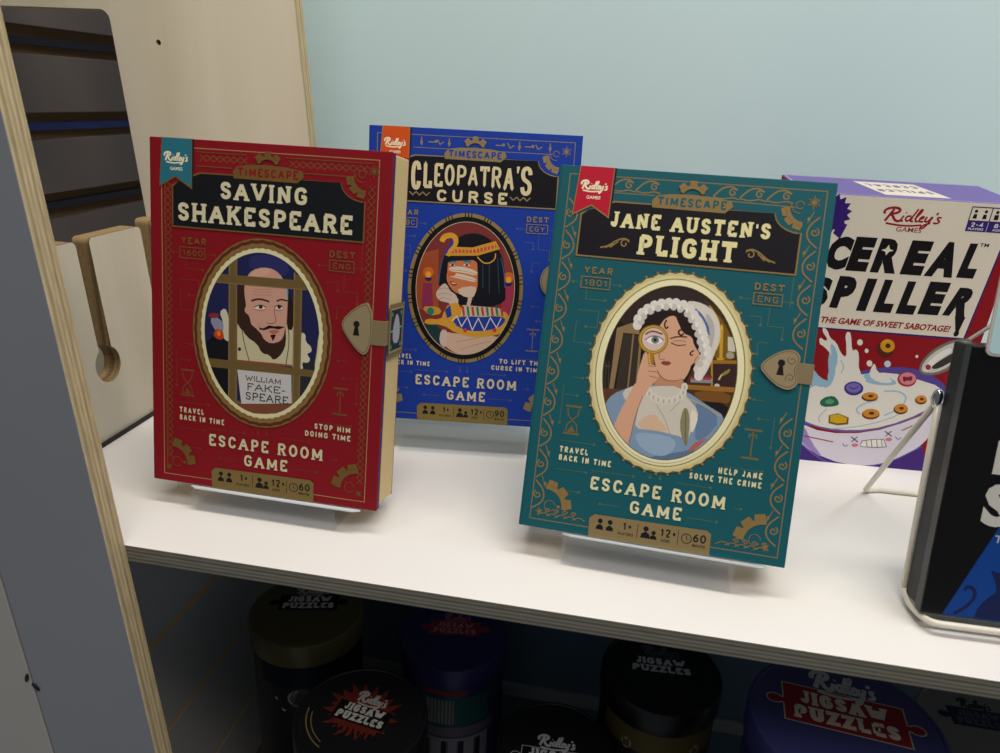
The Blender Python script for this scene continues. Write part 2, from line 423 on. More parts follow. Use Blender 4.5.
    def build(s, label=None):
        me = bpy.data.meshes.new(s.name); me.from_pydata([tuple(v) for v in s.v], [], s.f)
        for m in s.mats: me.materials.append(m)
        for p, i in zip(me.polygons, s.m): p.material_index = i
        o = link(s.name, me, s.parent)
        if label: o['label'] = label
        return o

# artwork outlines, in mm on each printed face: [colour, line width (0 = filled), u0, v0, u1, v1, ...]
ART = {"jane":[["#332724",0,39.0,113.5,40.1,120.3,41.8,127.0,44.1,133.2,47.1,139.1,50.6,144.3,54.5,148.9,58.9,152.8,63.7,155.9,68.7,158.2,73.9,159.5,79.2,160.0,84.5,159.5,89.7,158.2,94.7,155.9,99.5,152.8,103.9,148.9,107.8,144.3,111.3,139.1,114.3,133.2,116.6,127.0,118.3,120.3,118.5,119.0,118.0,104.4,109.2,83.3,94.0,70.0,75.3,67.3,56.9,76.0,42.5,94.7,38.7,107.3],
["#231d1c",0,40.1,92.7,39.5,96.8,39.0,100.7,38.7,106.5,39.0,113.5,40.1,120.3,41.8,127.0,44.1,133.3,45.2,135.3,61.2,127.6,65.2,94.8,41.4,87.5],
["#8f7550",0,45.1,130.2,53.7,134.3,61.3,130.7,61.6,127.9,49.3,127.8,47.5,90.9,44.9,90.6],
["#3a3028",0,49.4,127.1,61.2,127.1,64.4,92.6,49.1,90.6],
["#8f7550",0.9,55.5,127.5,56.2,92.0],
["#8f7550",1.3,60.1,127.5,61.3,92.7],
["#544035",1.0,38.8,106.1,44.0,106.6],
["#4a3b33",0.6,39.5,109.4,41.1,92.7],
["#4a3b33",0.6,41.0,109.6,42.6,92.9],
["#4a3b33",0.6,42.8,109.8,44.4,93.1],
["#5c3a26",0,47.1,73.9,44.1,79.8,41.8,86.0,40.1,92.5,62.1,94.4,59.5,73.0,48.7,71.5],
["#a9a59a",0,41.4,121.7,41.3,120.7,41.0,119.8,40.5,119.3,39.9,119.3,40.1,120.3,40.8,123.1,41.1,122.7],
["#4b331c",0,94.3,152.8,105.6,146.9,107.8,144.3,111.3,139.1,114.3,133.2,116.6,127.0,118.3,120.3,119.4,113.5,119.7,106.5,119.4,99.5,118.3,92.7,116.6,86.0,114.6,80.7,93.7,77.8,89.4,112.4,104.3,120.3],
["#7a5a1c",0,102.6,144.8,104.5,143.5,106.9,140.7,109.9,136.5,112.4,132.0,114.5,127.2,115.7,123.4,116.1,120.6,113.0,118.8,106.5,118.1,103.5,120.1,104.1,125.0,103.7,132.0,102.4,141.0],
["#c9992c",1.9,106.5,136.4,108.2,118.8],
["#c9992c",0,105.5,119.0,110.3,119.5,109.7,118.1,106.4,117.7],
["#e0b44a",0,106.4,139.2,107.0,137.7,107.2,136.7,106.8,136.0,106.4,136.0,105.9,136.5,105.8,137.6,106.0,139.1],
["#cfc7b4",0,110.5,132.3,114.6,132.2,115.9,123.8,111.6,123.8],
["#a8a08c",0,111.9,123.2,113.9,123.4,115.1,122.5,115.6,120.6,114.7,119.6,112.5,119.4,111.2,120.3,111.0,122.2],
["#9c6c22",0,103.2,117.4,118.5,119.0,118.8,117.0,103.5,115.3],
["#3a2420",0,104.0,115.2,118.5,116.8,119.5,110.7,119.7,106.5,119.5,101.9,105.3,101.0],
["#b98a30",1.0,103.2,117.4,105.3,101.0],
["#7a2b30",0,94.0,107.8,104.3,108.3,104.6,106.7,94.2,105.8],
["#8f8a94",0,92.4,104.5,105.2,105.6,105.4,103.7,92.6,102.7],
["#a03a40",0,92.2,106.0,104.0,106.8,104.2,105.5,92.4,104.5],
["#c9b77a",1.0,108.6,106.1,108.6,106.3,108.8,106.7,109.0,107.3,109.3,108.1,109.7,108.9,110.4,109.7,111.3,110.6,112.4,111.5,113.3,112.2,113.8,112.7,114.1,112.9],
["#8f7c40",0,110.1,109.1,110.6,110.7,111.8,112.0,113.6,112.9,114.4,112.8,114.0,111.5,112.9,110.2,110.8,108.9],
["#c9c4b8",0,109.6,102.6,109.5,102.0,109.2,101.4,108.6,101.1,107.9,101.0,107.2,101.2,106.7,101.6,106.5,102.2,106.6,102.8,106.9,103.4,107.5,103.7,108.2,103.8,108.9,103.6,109.4,103.2],
["#9c6a28",0,91.3,101.1,119.5,102.9,119.4,99.9,91.6,98.2],
["#7a5020",0,100.6,98.5,111.4,99.3,116.7,97.8,116.7,94.1,114.7,92.5,110.7,93.0,107.1,92.5,103.8,91.1,100.8,90.9,98.2,92.1,96.4,94.1,95.6,96.8],
["#1d1819",0,101.4,92.5,112.3,92.5,117.5,89.6,117.5,89.4,116.6,86.0,115.5,83.1,111.7,81.3,100.7,81.9,95.3,84.8,95.7,90.0],
["#4a2d38",0,97.1,82.4,115.5,83.1,114.3,79.7,112.9,77.1,109.8,77.0],
["#d9d1c6",0,85.6,150.9,87.2,151.0,88.8,151.1,90.4,150.9,92.1,150.6,93.7,150.1,95.3,149.6,96.8,148.8,98.3,148.0,99.6,147.0,100.9,145.8,102.0,144.5,103.1,143.0,104.0,141.3,104.8,139.5,105.3,137.5,105.7,135.4,105.9,133.1,105.9,131.0,105.8,128.9,105.5,127.0,105.1,125.2,104.7,123.3,104.3,121.3,103.8,119.3,103.4,117.2,102.8,115.1,102.1,112.9,101.4,110.8,100.5,108.6,99.6,107.1,98.5,106.2,97.3,105.9,96.0,106.3,94.6,107.9,93.2,110.8,91.6,115.0,89.9,120.4,88.4,125.9,87.0,131.4,85.8,136.9,84.7,142.4,84.3,146.5,84.6,149.4],
["#b9b2ab",0,97.0,144.5,98.3,143.6,99.4,142.5,100.3,141.2,101.2,139.7,101.9,138.0,102.4,136.2,102.7,134.4,102.8,132.4,102.8,130.4,102.6,128.4,102.3,126.4,102.0,124.5,101.6,122.7,101.1,121.8,100.6,121.9,100.2,122.9,99.7,124.9,99.3,126.9,99.1,128.9,99.1,131.0,99.2,133.0,99.0,135.1,98.6,137.4,97.8,139.7,96.8,142.1,96.3,143.8,96.4,144.5],
["#4f6f9f",1.5,89.7,146.4,90.0,146.2,90.6,145.7,91.5,145.0,92.8,144.1,93.9,143.0,95.0,141.8,96.0,140.5,96.9,139.1,97.7,137.7,98.3,136.4,98.7,135.1,99.0,133.9,99.2,132.9,99.3,132.3,99.4,132.0],
["#d8c170",0.5,97.7,149.6,98.1,149.1,99.0,148.1,100.3,146.7,102.0,144.7,103.4,142.5,104.5,140.2,105.4,137.6,105.9,134.9,106.2,132.4,106.2,130.1,106.0,128.1,105.6,126.2,105.2,124.9,105.0,123.9,104.9,123.5],
["#261a18",0,58.7,132.9,59.9,135.9,61.8,138.4,64.3,140.5,67.3,142.1,70.7,143.3,74.3,143.8,78.1,143.7,82.1,142.7,86.4,140.9,89.4,138.3,91.3,134.9,92.8,131.2,93.8,127.3,94.9,124.1,96.2,121.7,96.3,119.1,95.1,116.4,94.1,113.7,93.2,111.0,92.1,108.3,91.0,105.6,89.6,102.6,88.0,99.3,88.3,96.8,90.5,95.0,91.8,92.6,92.2,89.5,90.3,88.7,86.1,90.2,80.1,93.4,72.4,98.1,66.8,103.6,63.2,109.9,61.4,115.4,61.3,120.1,60.5,124.7,58.9,129.2],
["#c08a6c",0,76.4,108.4,83.4,110.9,87.5,108.0,88.8,99.9,90.1,94.2,91.6,90.7,91.0,87.3,88.4,83.8,85.4,81.8,81.9,81.4,78.1,82.7,74.2,85.8,71.9,89.9,71.3,95.1,71.4,100.0,72.4,104.8],
["#d9a586",0,72.3,137.8,73.4,139.2,75.1,140.4,77.5,141.3,79.3,140.6,80.5,138.3,82.0,135.7,83.7,132.8,86.0,131.0,88.8,130.3,90.6,128.7,91.4,126.2,93.0,123.6,95.3,120.8,96.2,118.2,95.5,115.8,94.3,114.4,92.6,114.1,91.5,112.5,91.1,109.8,90.2,107.1,88.8,104.3,86.6,102.6,83.6,102.0,80.7,101.9,77.9,102.3,75.4,103.7,73.4,106.0,71.6,108.9,70.2,112.3,69.0,116.6,68.1,121.7,68.2,126.4,69.2,130.6,70.2,133.8,71.2,136.0],
["#5a3a32",0.4,72.5,106.1,72.8,105.9,73.4,105.4,74.4,104.6,75.6,103.6,76.9,102.9,78.2,102.3,79.4,102.1,80.7,102.1,82.0,102.2,83.3,102.4,84.6,102.7,85.9,103.2,86.9,103.6,87.6,103.8,87.9,103.9],
["#8a5a48",0.4,95.1,118.7,95.0,118.6,94.8,118.4,94.5,118.1,94.2,117.6,93.9,117.2,93.6,116.6,93.4,116.0,93.3,115.4,93.2,114.9,93.2,114.5,93.1,114.4],
["#261a18",1.1,80.3,141.3,80.4,141.1,80.7,140.5,81.0,139.8,81.5,138.8,82.1,137.8,82.7,136.9,83.4,136.0,84.1,135.2,84.9,134.5,85.8,134.0,86.8,133.6,87.8,133.3,88.6,133.1,89.1,133.0,89.3,132.9],
["#261a18",0.9,74.1,138.4,74.0,138.2,73.9,137.9,73.7,137.4,73.4,136.7,73.2,136.0,73.2,135.3,73.4,134.6,73.8,133.8,74.1,133.4,74.4,133.2,74.8,133.4,75.1,133.8,75.3,134.1,75.5,134.3,75.6,134.4],
["#261a18",1.0,86.8,133.6,86.5,133.6,86.0,133.6,85.3,133.7,84.2,133.7,83.4,133.5,82.8,133.3,82.3,132.9,82.0,132.3,81.9,131.8,82.0,131.3,82.3,130.8,82.9,130.4,83.4,130.1,83.8,130.1,84.2,130.3,84.5,130.8,84.8,131.1,85.0,131.3,85.0,131.4],
["#261a18",0.8,92.2,122.0,92.1,121.9,91.8,121.6,91.4,121.3,90.8,120.8,90.4,120.4,90.2,120.0,90.2,119.6,90.4,119.2,90.6,119.0,90.8,118.9,91.1,119.0,91.5,119.1,91.8,119.2,91.9,119.3,92.0,119.4],
["#5b3629",0.9,77.5,127.4,77.7,127.5,78.3,127.8,79.1,128.1,80.2,128.6,81.3,128.9,82.5,129.2,83.8,129.3,85.2,129.3,86.3,129.4,86.9,129.4,87.3,129.4],
["#3a2420",0.6,78.3,124.9,78.5,124.9,79.0,124.7,79.7,124.5,80.6,124.1,81.6,123.9,82.7,123.9,83.9,124.0,85.2,124.3,86.1,124.5,86.7,124.7,87.1,124.7],
["#96604e",0.4,79.6,126.1,79.9,126.2,80.4,126.3,81.1,126.4,82.1,126.6,83.1,126.7,84.0,126.8,84.9,126.8,85.8,126.6,86.5,126.6,86.9,126.5,87.1,126.5],
["#96604e",0.5,72.6,117.6,72.6,117.4,72.5,117.1,72.4,116.6,72.3,115.9,72.3,115.4,72.5,114.9,72.8,114.6,73.3,114.4,73.8,114.3,74.3,114.3,74.8,114.5,75.2,114.7,75.6,114.9,75.8,115.0,75.9,115.1],
["#8e4238",0,73.8,112.4,74.8,113.3,75.7,113.7,76.5,113.5,77.2,113.6,77.8,113.8,78.7,113.6,79.9,112.9,79.7,112.1,78.1,111.1,76.3,111.0,74.3,111.6],
["#e2dcd2",0,59.9,133.7,59.8,132.3,59.2,131.2,58.1,130.5,56.9,130.3,55.7,130.8,54.9,131.8,54.4,133.1,54.5,134.5,55.2,135.6,56.2,136.3,57.4,136.5,58.6,136.0,59.5,135.0],
["#e2dcd2",0,59.9,137.3,59.8,136.0,59.1,134.8,58.1,134.1,56.9,134.0,55.7,134.4,54.8,135.4,54.4,136.7,54.5,138.1,55.1,139.2,56.2,139.9,57.4,140.1,58.5,139.6,59.4,138.6],
["#e2dcd2",0,61.8,141.2,61.6,139.8,61.0,138.6,60.0,137.9,58.8,137.8,57.6,138.3,56.7,139.3,56.3,140.6,56.4,141.9,57.0,143.1,58.1,143.8,59.3,143.9,60.4,143.4,61.3,142.5],
["#e2dcd2",0,64.8,144.1,64.7,142.7,64.0,141.6,63.0,140.8,61.8,140.7,60.6,141.2,59.8,142.2,59.3,143.5,59.4,144.8,60.1,146.0,61.1,146.7,62.3,146.8,63.5,146.3,64.3,145.4],
["#e2dcd2",0,68.5,146.5,68.4,145.2,67.8,144.0,66.8,143.3,65.6,143.2,64.4,143.7,63.5,144.6,63.1,145.9,63.2,147.3,63.8,148.4,64.9,149.1,66.1,149.3,67.2,148.8,68.1,147.8],
["#e2dcd2",0,72.6,148.0,72.5,146.6,71.9,145.5,70.9,144.8,69.7,144.7,68.5,145.1,67.6,146.1,67.2,147.4,67.3,148.8,67.9,149.9,68.9,150.6,70.2,150.7,71.3,150.3,72.2,149.3],
["#e2dcd2",0,76.7,148.9,76.6,147.6,76.0,146.4,75.0,145.7,73.8,145.6,72.7,146.1,71.8,147.1,71.4,148.4,71.5,149.7,72.1,150.8,73.1,151.5,74.3,151.7,75.4,151.2,76.3,150.2],
["#e2dcd2",0,81.0,149.2,80.9,147.8,80.3,146.7,79.3,146.0,78.1,145.9,77.0,146.3,76.1,147.3,75.7,148.6,75.8,150.0,76.4,151.1,77.4,151.8,78.6,151.9,79.7,151.4,80.6,150.5],
["#e2dcd2",0,85.4,148.5,85.3,147.2,84.7,146.0,83.7,145.3,82.5,145.2,81.4,145.7,80.5,146.7,80.1,147.9,80.2,149.3,80.8,150.4,81.8,151.1,83.0,151.2,84.1,150.8,85.0,149.8],
["#e2dcd2",0,89.4,146.4,89.3,145.0,88.7,143.9,87.7,143.2,86.5,143.1,85.3,143.6,84.5,144.5,84.0,145.8,84.1,147.2,84.8,148.3,85.8,149.0,86.9,149.1,88.1,148.6,88.9,147.7],
["#e2dcd2",0,92.2,143.2,92.1,141.9,91.5,140.8,90.6,140.1,89.4,139.9,88.2,140.4,87.4,141.4,86.9,142.7,87.0,144.0,87.6,145.1,88.6,145.8,89.8,146.0,91.0,145.5,91.8,144.5],
["#e2dcd2",0,94.9,139.6,94.8,138.3,94.2,137.2,93.2,136.5,92.0,136.3,90.9,136.8,90.0,137.8,89.6,139.1,89.7,140.4,90.3,141.5,91.3,142.2,92.5,142.4,93.6,141.9,94.5,140.9],
["#e2dcd2",0,97.3,135.8,97.2,134.5,96.6,133.4,95.7,132.7,94.5,132.5,93.3,133.0,92.5,134.0,92.0,135.3,92.1,136.6,92.8,137.7,93.7,138.4,94.9,138.6,96.0,138.1,96.9,137.1],
["#e2dcd2",0,99.1,132.0,99.0,130.6,98.4,129.5,97.4,128.8,96.2,128.7,95.1,129.1,94.3,130.1,93.8,131.4,93.9,132.7,94.5,133.8,95.5,134.5,96.7,134.7,97.8,134.2,98.7,133.3],
["#e2dcd2",0,100.6,128.1,100.5,126.7,99.9,125.6,98.9,124.9,97.7,124.7,96.6,125.2,95.7,126.2,95.3,127.4,95.4,128.8,96.0,129.9,97.0,130.6,98.2,130.8,99.3,130.3,100.2,129.3],
["#e2dcd2",0,102.1,123.7,102.0,122.3,101.4,121.2,100.4,120.5,99.3,120.3,98.1,120.8,97.3,121.7,96.9,123.0,97.0,124.4,97.6,125.5,98.5,126.2,99.7,126.4,100.8,125.9,101.7,124.9],
["#e2dcd2",0,103.0,119.2,102.9,117.8,102.3,116.7,101.3,116.0,100.1,115.8,99.0,116.3,98.1,117.2,97.7,118.5,97.8,119.9,98.4,121.0,99.4,121.7,100.6,121.9,101.7,121.4,102.6,120.4],
["#e2dcd2",0,101.7,114.9,101.6,113.6,101.0,112.4,100.1,111.7,98.9,111.6,97.7,112.0,96.9,113.0,96.5,114.3,96.6,115.6,97.2,116.8,98.1,117.5,99.3,117.6,100.4,117.2,101.3,116.2],
["#e2dcd2",0,100.8,110.7,100.7,109.4,100.1,108.2,99.1,107.5,97.9,107.3,96.8,107.8,95.9,108.8,95.5,110.0,95.6,111.4,96.2,112.5,97.2,113.3,98.4,113.4,99.5,113.0,100.3,112.0],
["#e2dcd2",0,99.5,107.5,99.4,106.1,98.8,105.0,97.8,104.2,96.6,104.1,95.5,104.5,94.6,105.5,94.2,106.8,94.3,108.2,94.9,109.3,95.9,110.0,97.1,110.2,98.2,109.7,99.1,108.8],
["#cbc4bc",0,61.2,135.9,61.1,135.0,60.6,134.2,59.8,133.7,58.9,133.6,58.1,134.0,57.4,134.6,57.1,135.5,57.2,136.4,57.7,137.2,58.5,137.6,59.4,137.7,60.2,137.4,60.9,136.8],
["#cbc4bc",0,62.3,139.1,62.2,138.2,61.7,137.5,61.0,137.0,60.1,136.9,59.2,137.2,58.6,137.8,58.3,138.7,58.4,139.6,58.8,140.4,59.6,140.9,60.5,141.0,61.4,140.7,62.0,140.0],
["#cbc4bc",0,66.0,142.6,65.9,141.7,65.4,141.0,64.6,140.5,63.7,140.4,62.9,140.7,62.2,141.3,61.9,142.2,62.0,143.1,62.5,143.9,63.3,144.4,64.2,144.5,65.0,144.1,65.7,143.5],
["#cbc4bc",0,70.3,145.0,70.2,144.1,69.7,143.3,68.9,142.8,68.0,142.7,67.2,143.0,66.5,143.7,66.2,144.5,66.3,145.4,66.8,146.2,67.6,146.7,68.5,146.8,69.3,146.5,69.9,145.8],
["#cbc4bc",0,74.7,146.1,74.6,145.2,74.1,144.5,73.4,144.0,72.5,143.9,71.6,144.2,71.0,144.9,70.7,145.7,70.8,146.6,71.2,147.4,72.0,147.9,72.9,148.0,73.7,147.6,74.4,147.0],
["#cbc4bc",0,79.1,146.6,79.0,145.7,78.6,145.0,77.8,144.5,76.9,144.4,76.1,144.7,75.5,145.3,75.2,146.2,75.2,147.1,75.7,147.9,76.5,148.3,77.3,148.4,78.2,148.1,78.8,147.5],
["#cbc4bc",0,83.3,145.7,83.2,144.8,82.7,144.1,82.0,143.6,81.1,143.5,80.2,143.8,79.6,144.5,79.3,145.3,79.4,146.2,79.8,147.0,80.6,147.4,81.5,147.5,82.3,147.2,83.0,146.6],
["#cbc4bc",0,87.5,143.4,87.5,142.5,87.0,141.8,86.3,141.3,85.4,141.2,84.5,141.5,83.9,142.2,83.6,143.0,83.7,143.9,84.1,144.7,84.9,145.1,85.8,145.2,86.6,144.9,87.2,144.3],
["#cbc4bc",0,90.4,140.2,90.4,139.3,89.9,138.5,89.2,138.0,88.3,137.9,87.4,138.2,86.8,138.9,86.5,139.7,86.6,140.6,87.0,141.4,87.8,141.9,88.7,142.0,89.5,141.7,90.1,141.0],
["#cbc4bc",0,92.9,136.4,92.8,135.5,92.4,134.7,91.6,134.2,90.7,134.1,89.9,134.4,89.3,135.1,89.0,135.9,89.1,136.8,89.5,137.6,90.3,138.1,91.1,138.2,92.0,137.9,92.6,137.2],
["#cbc4bc",0,95.1,132.0,95.0,131.1,94.6,130.4,93.9,129.9,93.0,129.8,92.1,130.1,91.5,130.7,91.2,131.6,91.3,132.5,91.8,133.2,92.5,133.7,93.4,133.8,94.2,133.5,94.8,132.9],
["#cbc4bc",0,97.0,127.6,96.9,126.7,96.4,126.0,95.7,125.5,94.8,125.4,94.0,125.7,93.4,126.3,93.1,127.2,93.1,128.1,93.6,128.8,94.3,129.3,95.2,129.4,96.0,129.1,96.7,128.5],
["#cbc4bc",0,98.5,123.2,98.4,122.3,98.0,121.6,97.2,121.1,96.4,121.0,95.5,121.3,94.9,121.9,94.6,122.8,94.7,123.7,95.1,124.4,95.9,124.9,96.7,125.0,97.6,124.7,98.2,124.1],
["#cbc4bc",0,99.6,118.8,99.5,117.9,99.0,117.1,98.3,116.6,97.4,116.5,96.6,116.8,96.0,117.4,95.7,118.3,95.7,119.2,96.2,119.9,96.9,120.4,97.8,120.5,98.6,120.2,99.3,119.6],
["#cbc4bc",0,98.6,114.5,98.5,113.6,98.1,112.9,97.3,112.4,96.5,112.3,95.6,112.6,95.0,113.2,94.7,114.1,94.8,115.0,95.2,115.7,96.0,116.2,96.8,116.3,97.7,116.0,98.3,115.4],
["#eee9df",0,59.0,137.7,59.0,137.0,58.8,136.4,58.5,136.1,58.1,136.0,57.7,136.3,57.4,136.8,57.2,137.5,57.2,138.3,57.4,138.9,57.7,139.2,58.1,139.3,58.5,139.0,58.8,138.4],
["#eee9df",0,62.4,141.7,62.4,141.0,62.2,140.4,61.9,140.1,61.5,140.0,61.1,140.3,60.8,140.8,60.6,141.5,60.6,142.3,60.8,142.9,61.1,143.2,61.5,143.3,61.9,143.0,62.2,142.4],
["#eee9df",0,66.1,144.5,66.1,143.8,66.0,143.2,65.6,142.9,65.2,142.8,64.8,143.1,64.5,143.6,64.3,144.3,64.3,145.0,64.5,145.6,64.8,146.0,65.2,146.0,65.6,145.7,66.0,145.2],
["#eee9df",0,71.5,146.3,71.5,145.6,71.3,145.0,71.0,144.7,70.6,144.6,70.2,144.9,69.9,145.4,69.7,146.1,69.7,146.8,69.9,147.4,70.2,147.8,70.6,147.8,71.0,147.6,71.3,147.0],
["#eee9df",0,76.4,147.3,76.4,146.5,76.3,146.0,75.9,145.6,75.5,145.6,75.1,145.8,74.8,146.4,74.6,147.1,74.6,147.8,74.8,148.4,75.1,148.7,75.5,148.8,75.9,148.5,76.3,147.9],
["#eee9df",0,81.2,146.8,81.2,146.1,81.0,145.5,80.7,145.2,80.3,145.2,79.9,145.4,79.6,146.0,79.4,146.7,79.4,147.4,79.6,148.0,79.9,148.3,80.3,148.3,80.7,148.1,81.0,147.5],
["#eee9df",0,86.0,145.3,86.0,144.6,85.8,144.0,85.5,143.7,85.1,143.6,84.7,143.9,84.4,144.4,84.2,145.1,84.2,145.8,84.4,146.4,84.7,146.8,85.1,146.8,85.5,146.5,85.8,146.0],
["#eee9df",0,89.9,141.6,89.9,140.9,89.7,140.3,89.4,140.0,89.0,140.0,88.6,140.2,88.3,140.8,88.1,141.5,88.1,142.2,88.3,142.7,88.6,143.1,89.0,143.1,89.4,142.9,89.7,142.3],
["#eee9df",0,92.7,137.6,92.7,136.9,92.5,136.3,92.2,135.9,91.8,135.9,91.4,136.1,91.1,136.7,90.9,137.4,90.9,138.1,91.1,138.7,91.4,139.0,91.8,139.1,92.2,138.8,92.5,138.3],
["#eee9df",0,95.1,133.6,95.1,132.9,95.0,132.3,94.7,131.9,94.3,131.9,93.9,132.1,93.6,132.7,93.4,133.4,93.4,134.1,93.6,134.7,93.9,135.0,94.3,135.1,94.7,134.8,95.0,134.2],
["#eee9df",0,97.1,129.7,97.1,129.0,96.9,128.4,96.6,128.1,96.2,128.0,95.8,128.3,95.5,128.8,95.4,129.5,95.4,130.2,95.5,130.8,95.8,131.1,96.2,131.2,96.6,130.9,96.9,130.4],
["#eee9df",0,98.9,125.3,98.9,124.6,98.7,124.0,98.4,123.7,98.0,123.6,97.6,123.9,97.3,124.4,97.1,125.1,97.1,125.8,97.3,126.4,97.6,126.8,98.0,126.8,98.4,126.5,98.7,126.0],
["#eee9df",0,100.0,120.8,100.0,120.1,99.8,119.5,99.5,119.2,99.1,119.1,98.7,119.4,98.4,119.9,98.2,120.6,98.2,121.3,98.4,121.9,98.7,122.3,99.1,122.3,99.5,122.1,99.8,121.5],
["#8099b4",0,114.3,79.7,111.3,73.9,107.8,68.7,103.9,64.1,99.4,60.2,94.7,57.1,89.7,54.8,84.5,53.5,79.2,53.0,73.9,53.5,68.7,54.8,63.7,57.1,58.9,60.2,54.5,64.1,50.6,68.7,47.1,73.9,44.1,79.8,43.5,81.6,44.6,85.2,46.6,88.3,49.4,90.9,53.1,93.0,57.4,95.3,62.2,97.7,71.4,98.5,84.7,97.6,93.4,95.9,97.8,93.4,104.1,90.2,112.6,86.2,115.2,82.1],
["#66809f",0,97.6,90.6,100.6,90.4,104.8,88.4,110.3,84.6,111.0,79.3,106.8,72.5,103.3,68.9,100.4,68.4,99.0,70.6,99.1,75.3,98.4,80.9,96.9,87.4],
["#5f7794",0,79.1,56.3,85.0,58.0,89.9,59.5,93.8,60.8,96.6,62.4,98.4,64.3,100.1,62.7,100.6,61.2,99.4,60.2,94.7,57.1,89.7,54.8,84.5,53.5,79.2,53.0,73.9,53.5,73.6,53.5,74.5,54.2],
["#d2c9b9",0,66.9,96.0,69.6,97.1,75.0,98.2,83.0,99.2,88.4,97.9,91.4,94.1,94.4,90.9,97.5,88.2,99.2,84.8,99.5,80.7,98.7,77.0,96.8,73.6,95.9,71.2,95.8,69.6,94.0,69.0,90.5,69.2,85.6,69.7,79.4,70.4,73.0,70.6,66.3,70.3,63.2,72.9,63.5,78.3,64.2,84.6,65.1,91.8],
["#d8b798",0,64.5,73.0,65.7,75.8,67.9,78.2,71.3,80.2,74.1,80.4,76.4,78.6,79.2,76.1,82.7,72.9,81.8,71.2,76.8,70.9,71.7,70.9,66.5,71.4],
["#a39a8a",0.4,64.0,70.5,64.7,70.6,66.3,70.6,68.6,70.7,71.7,70.8,74.9,70.8,78.2,70.7,81.7,70.4,85.3,70.0,88.0,69.6,89.8,69.4,90.7,69.3],
["#a39a8a",0.4,74.3,86.7,74.7,86.2,75.5,85.2,76.6,83.8,78.1,81.9,79.5,80.0,80.8,77.9,81.9,75.8,82.9,73.6,83.7,72.0,84.2,70.9,84.5,70.3],
["#a39a8a",0.4,88.1,90.6,87.7,90.1,87.1,89.3,86.1,88.0,84.8,86.2,83.8,84.9,83.2,84.1,82.9,83.6],
["#cfc6b8",0,54.6,93.5,58.7,96.1,61.6,96.5,63.4,94.6,63.5,91.7,61.9,87.9,59.8,86.0,57.2,86.2,55.0,87.7,53.4,90.7],
["#96adc4",0,67.6,68.6,71.1,68.8,74.6,68.9,77.9,68.9,81.1,68.7,84.2,68.3,86.5,67.5,87.9,66.3,88.5,64.6,88.3,62.5,87.6,60.6,86.5,59.1,85.0,57.7,83.1,56.6,81.0,56.1,78.5,56.0,75.9,56.4,72.9,57.2,70.3,58.5,68.1,60.1,66.2,62.2,64.6,64.6,64.3,66.4,65.3,67.8],
["#8b8666",0,90.7,86.5,91.9,87.2,93.0,86.2,94.1,83.5,94.9,79.8,95.3,75.2,95.5,70.3,95.6,65.1,94.6,64.0,92.8,66.8,91.2,70.2,90.0,74.2,89.5,78.7,89.9,83.7],
["#57513c",0.4,91.7,85.9,91.8,84.5,92.2,81.9,92.7,77.8,93.3,72.5,93.8,68.5,94.2,65.8,94.3,64.4],
["#e6ddd0",0,95.9,86.6,97.4,86.0,98.6,84.2,99.3,81.2,99.0,77.6,97.7,73.2,96.6,73.1,95.7,77.1,95.3,81.1,95.1,84.9],
["#c9a94e",0.5,90.7,93.5,91.4,93.3,92.7,92.9,94.6,92.3,97.2,91.5,99.9,90.5,102.7,89.4,105.5,88.1,108.4,86.7,110.6,85.7,112.0,85.0,112.7,84.6],
["#b9615a",0,100.0,67.3,106.6,70.4,99.6,62.1,95.7,61.5],
["#dcd4c6",0,69.3,95.9,69.3,94.8,68.8,93.9,68.0,93.3,67.2,93.2,66.3,93.5,65.6,94.3,65.3,95.4,65.4,96.5,65.8,97.4,66.6,98.0,67.5,98.1,68.3,97.7,69.0,96.9],
["#b8b0a2",0,68.0,95.3,68.0,94.7,67.9,94.2,67.7,93.9,67.4,93.9,67.1,94.1,66.9,94.6,66.7,95.2,66.7,95.8,66.8,96.3,67.0,96.7,67.3,96.7,67.6,96.4,67.8,96.0],
["#dcd4c6",0,71.3,93.5,71.2,92.5,70.7,91.5,70.0,90.9,69.1,90.8,68.2,91.2,67.5,92.0,67.2,93.0,67.3,94.1,67.7,95.0,68.5,95.6,69.4,95.7,70.3,95.4,70.9,94.6],
["#b8b0a2",0,69.9,93.0,69.9,92.4,69.8,91.8,69.6,91.5,69.3,91.5,69.0,91.7,68.8,92.2,68.7,92.8,68.7,93.5,68.8,94.0,69.0,94.3,69.2,94.3,69.5,94.1,69.7,93.6],
["#dcd4c6",0,73.9,91.6,73.9,90.5,73.4,89.6,72.7,89.0,71.8,88.9,70.9,89.2,70.2,90.0,69.9,91.1,70.0,92.2,70.4,93.1,71.2,93.7,72.1,93.8,72.9,93.4,73.6,92.6],
["#b8b0a2",0,72.6,91.1,72.6,90.4,72.5,89.9,72.3,89.6,72.0,89.6,71.7,89.8,71.5,90.3,71.4,90.9,71.4,91.5,71.5,92.0,71.7,92.4,71.9,92.4,72.2,92.1,72.4,91.7],
["#dcd4c6",0,77.0,90.3,76.9,89.2,76.4,88.3,75.7,87.7,74.8,87.6,73.9,88.0,73.3,88.8,72.9,89.8,73.0,90.9,73.5,91.8,74.2,92.4,75.1,92.5,76.0,92.2,76.6,91.4],
["#b8b0a2",0,75.6,89.8,75.6,89.2,75.5,88.6,75.3,88.3,75.0,88.3,74.8,88.5,74.5,89.0,74.4,89.6,74.4,90.3,74.5,90.8,74.7,91.1,75.0,91.1,75.2,90.9,75.5,90.4],
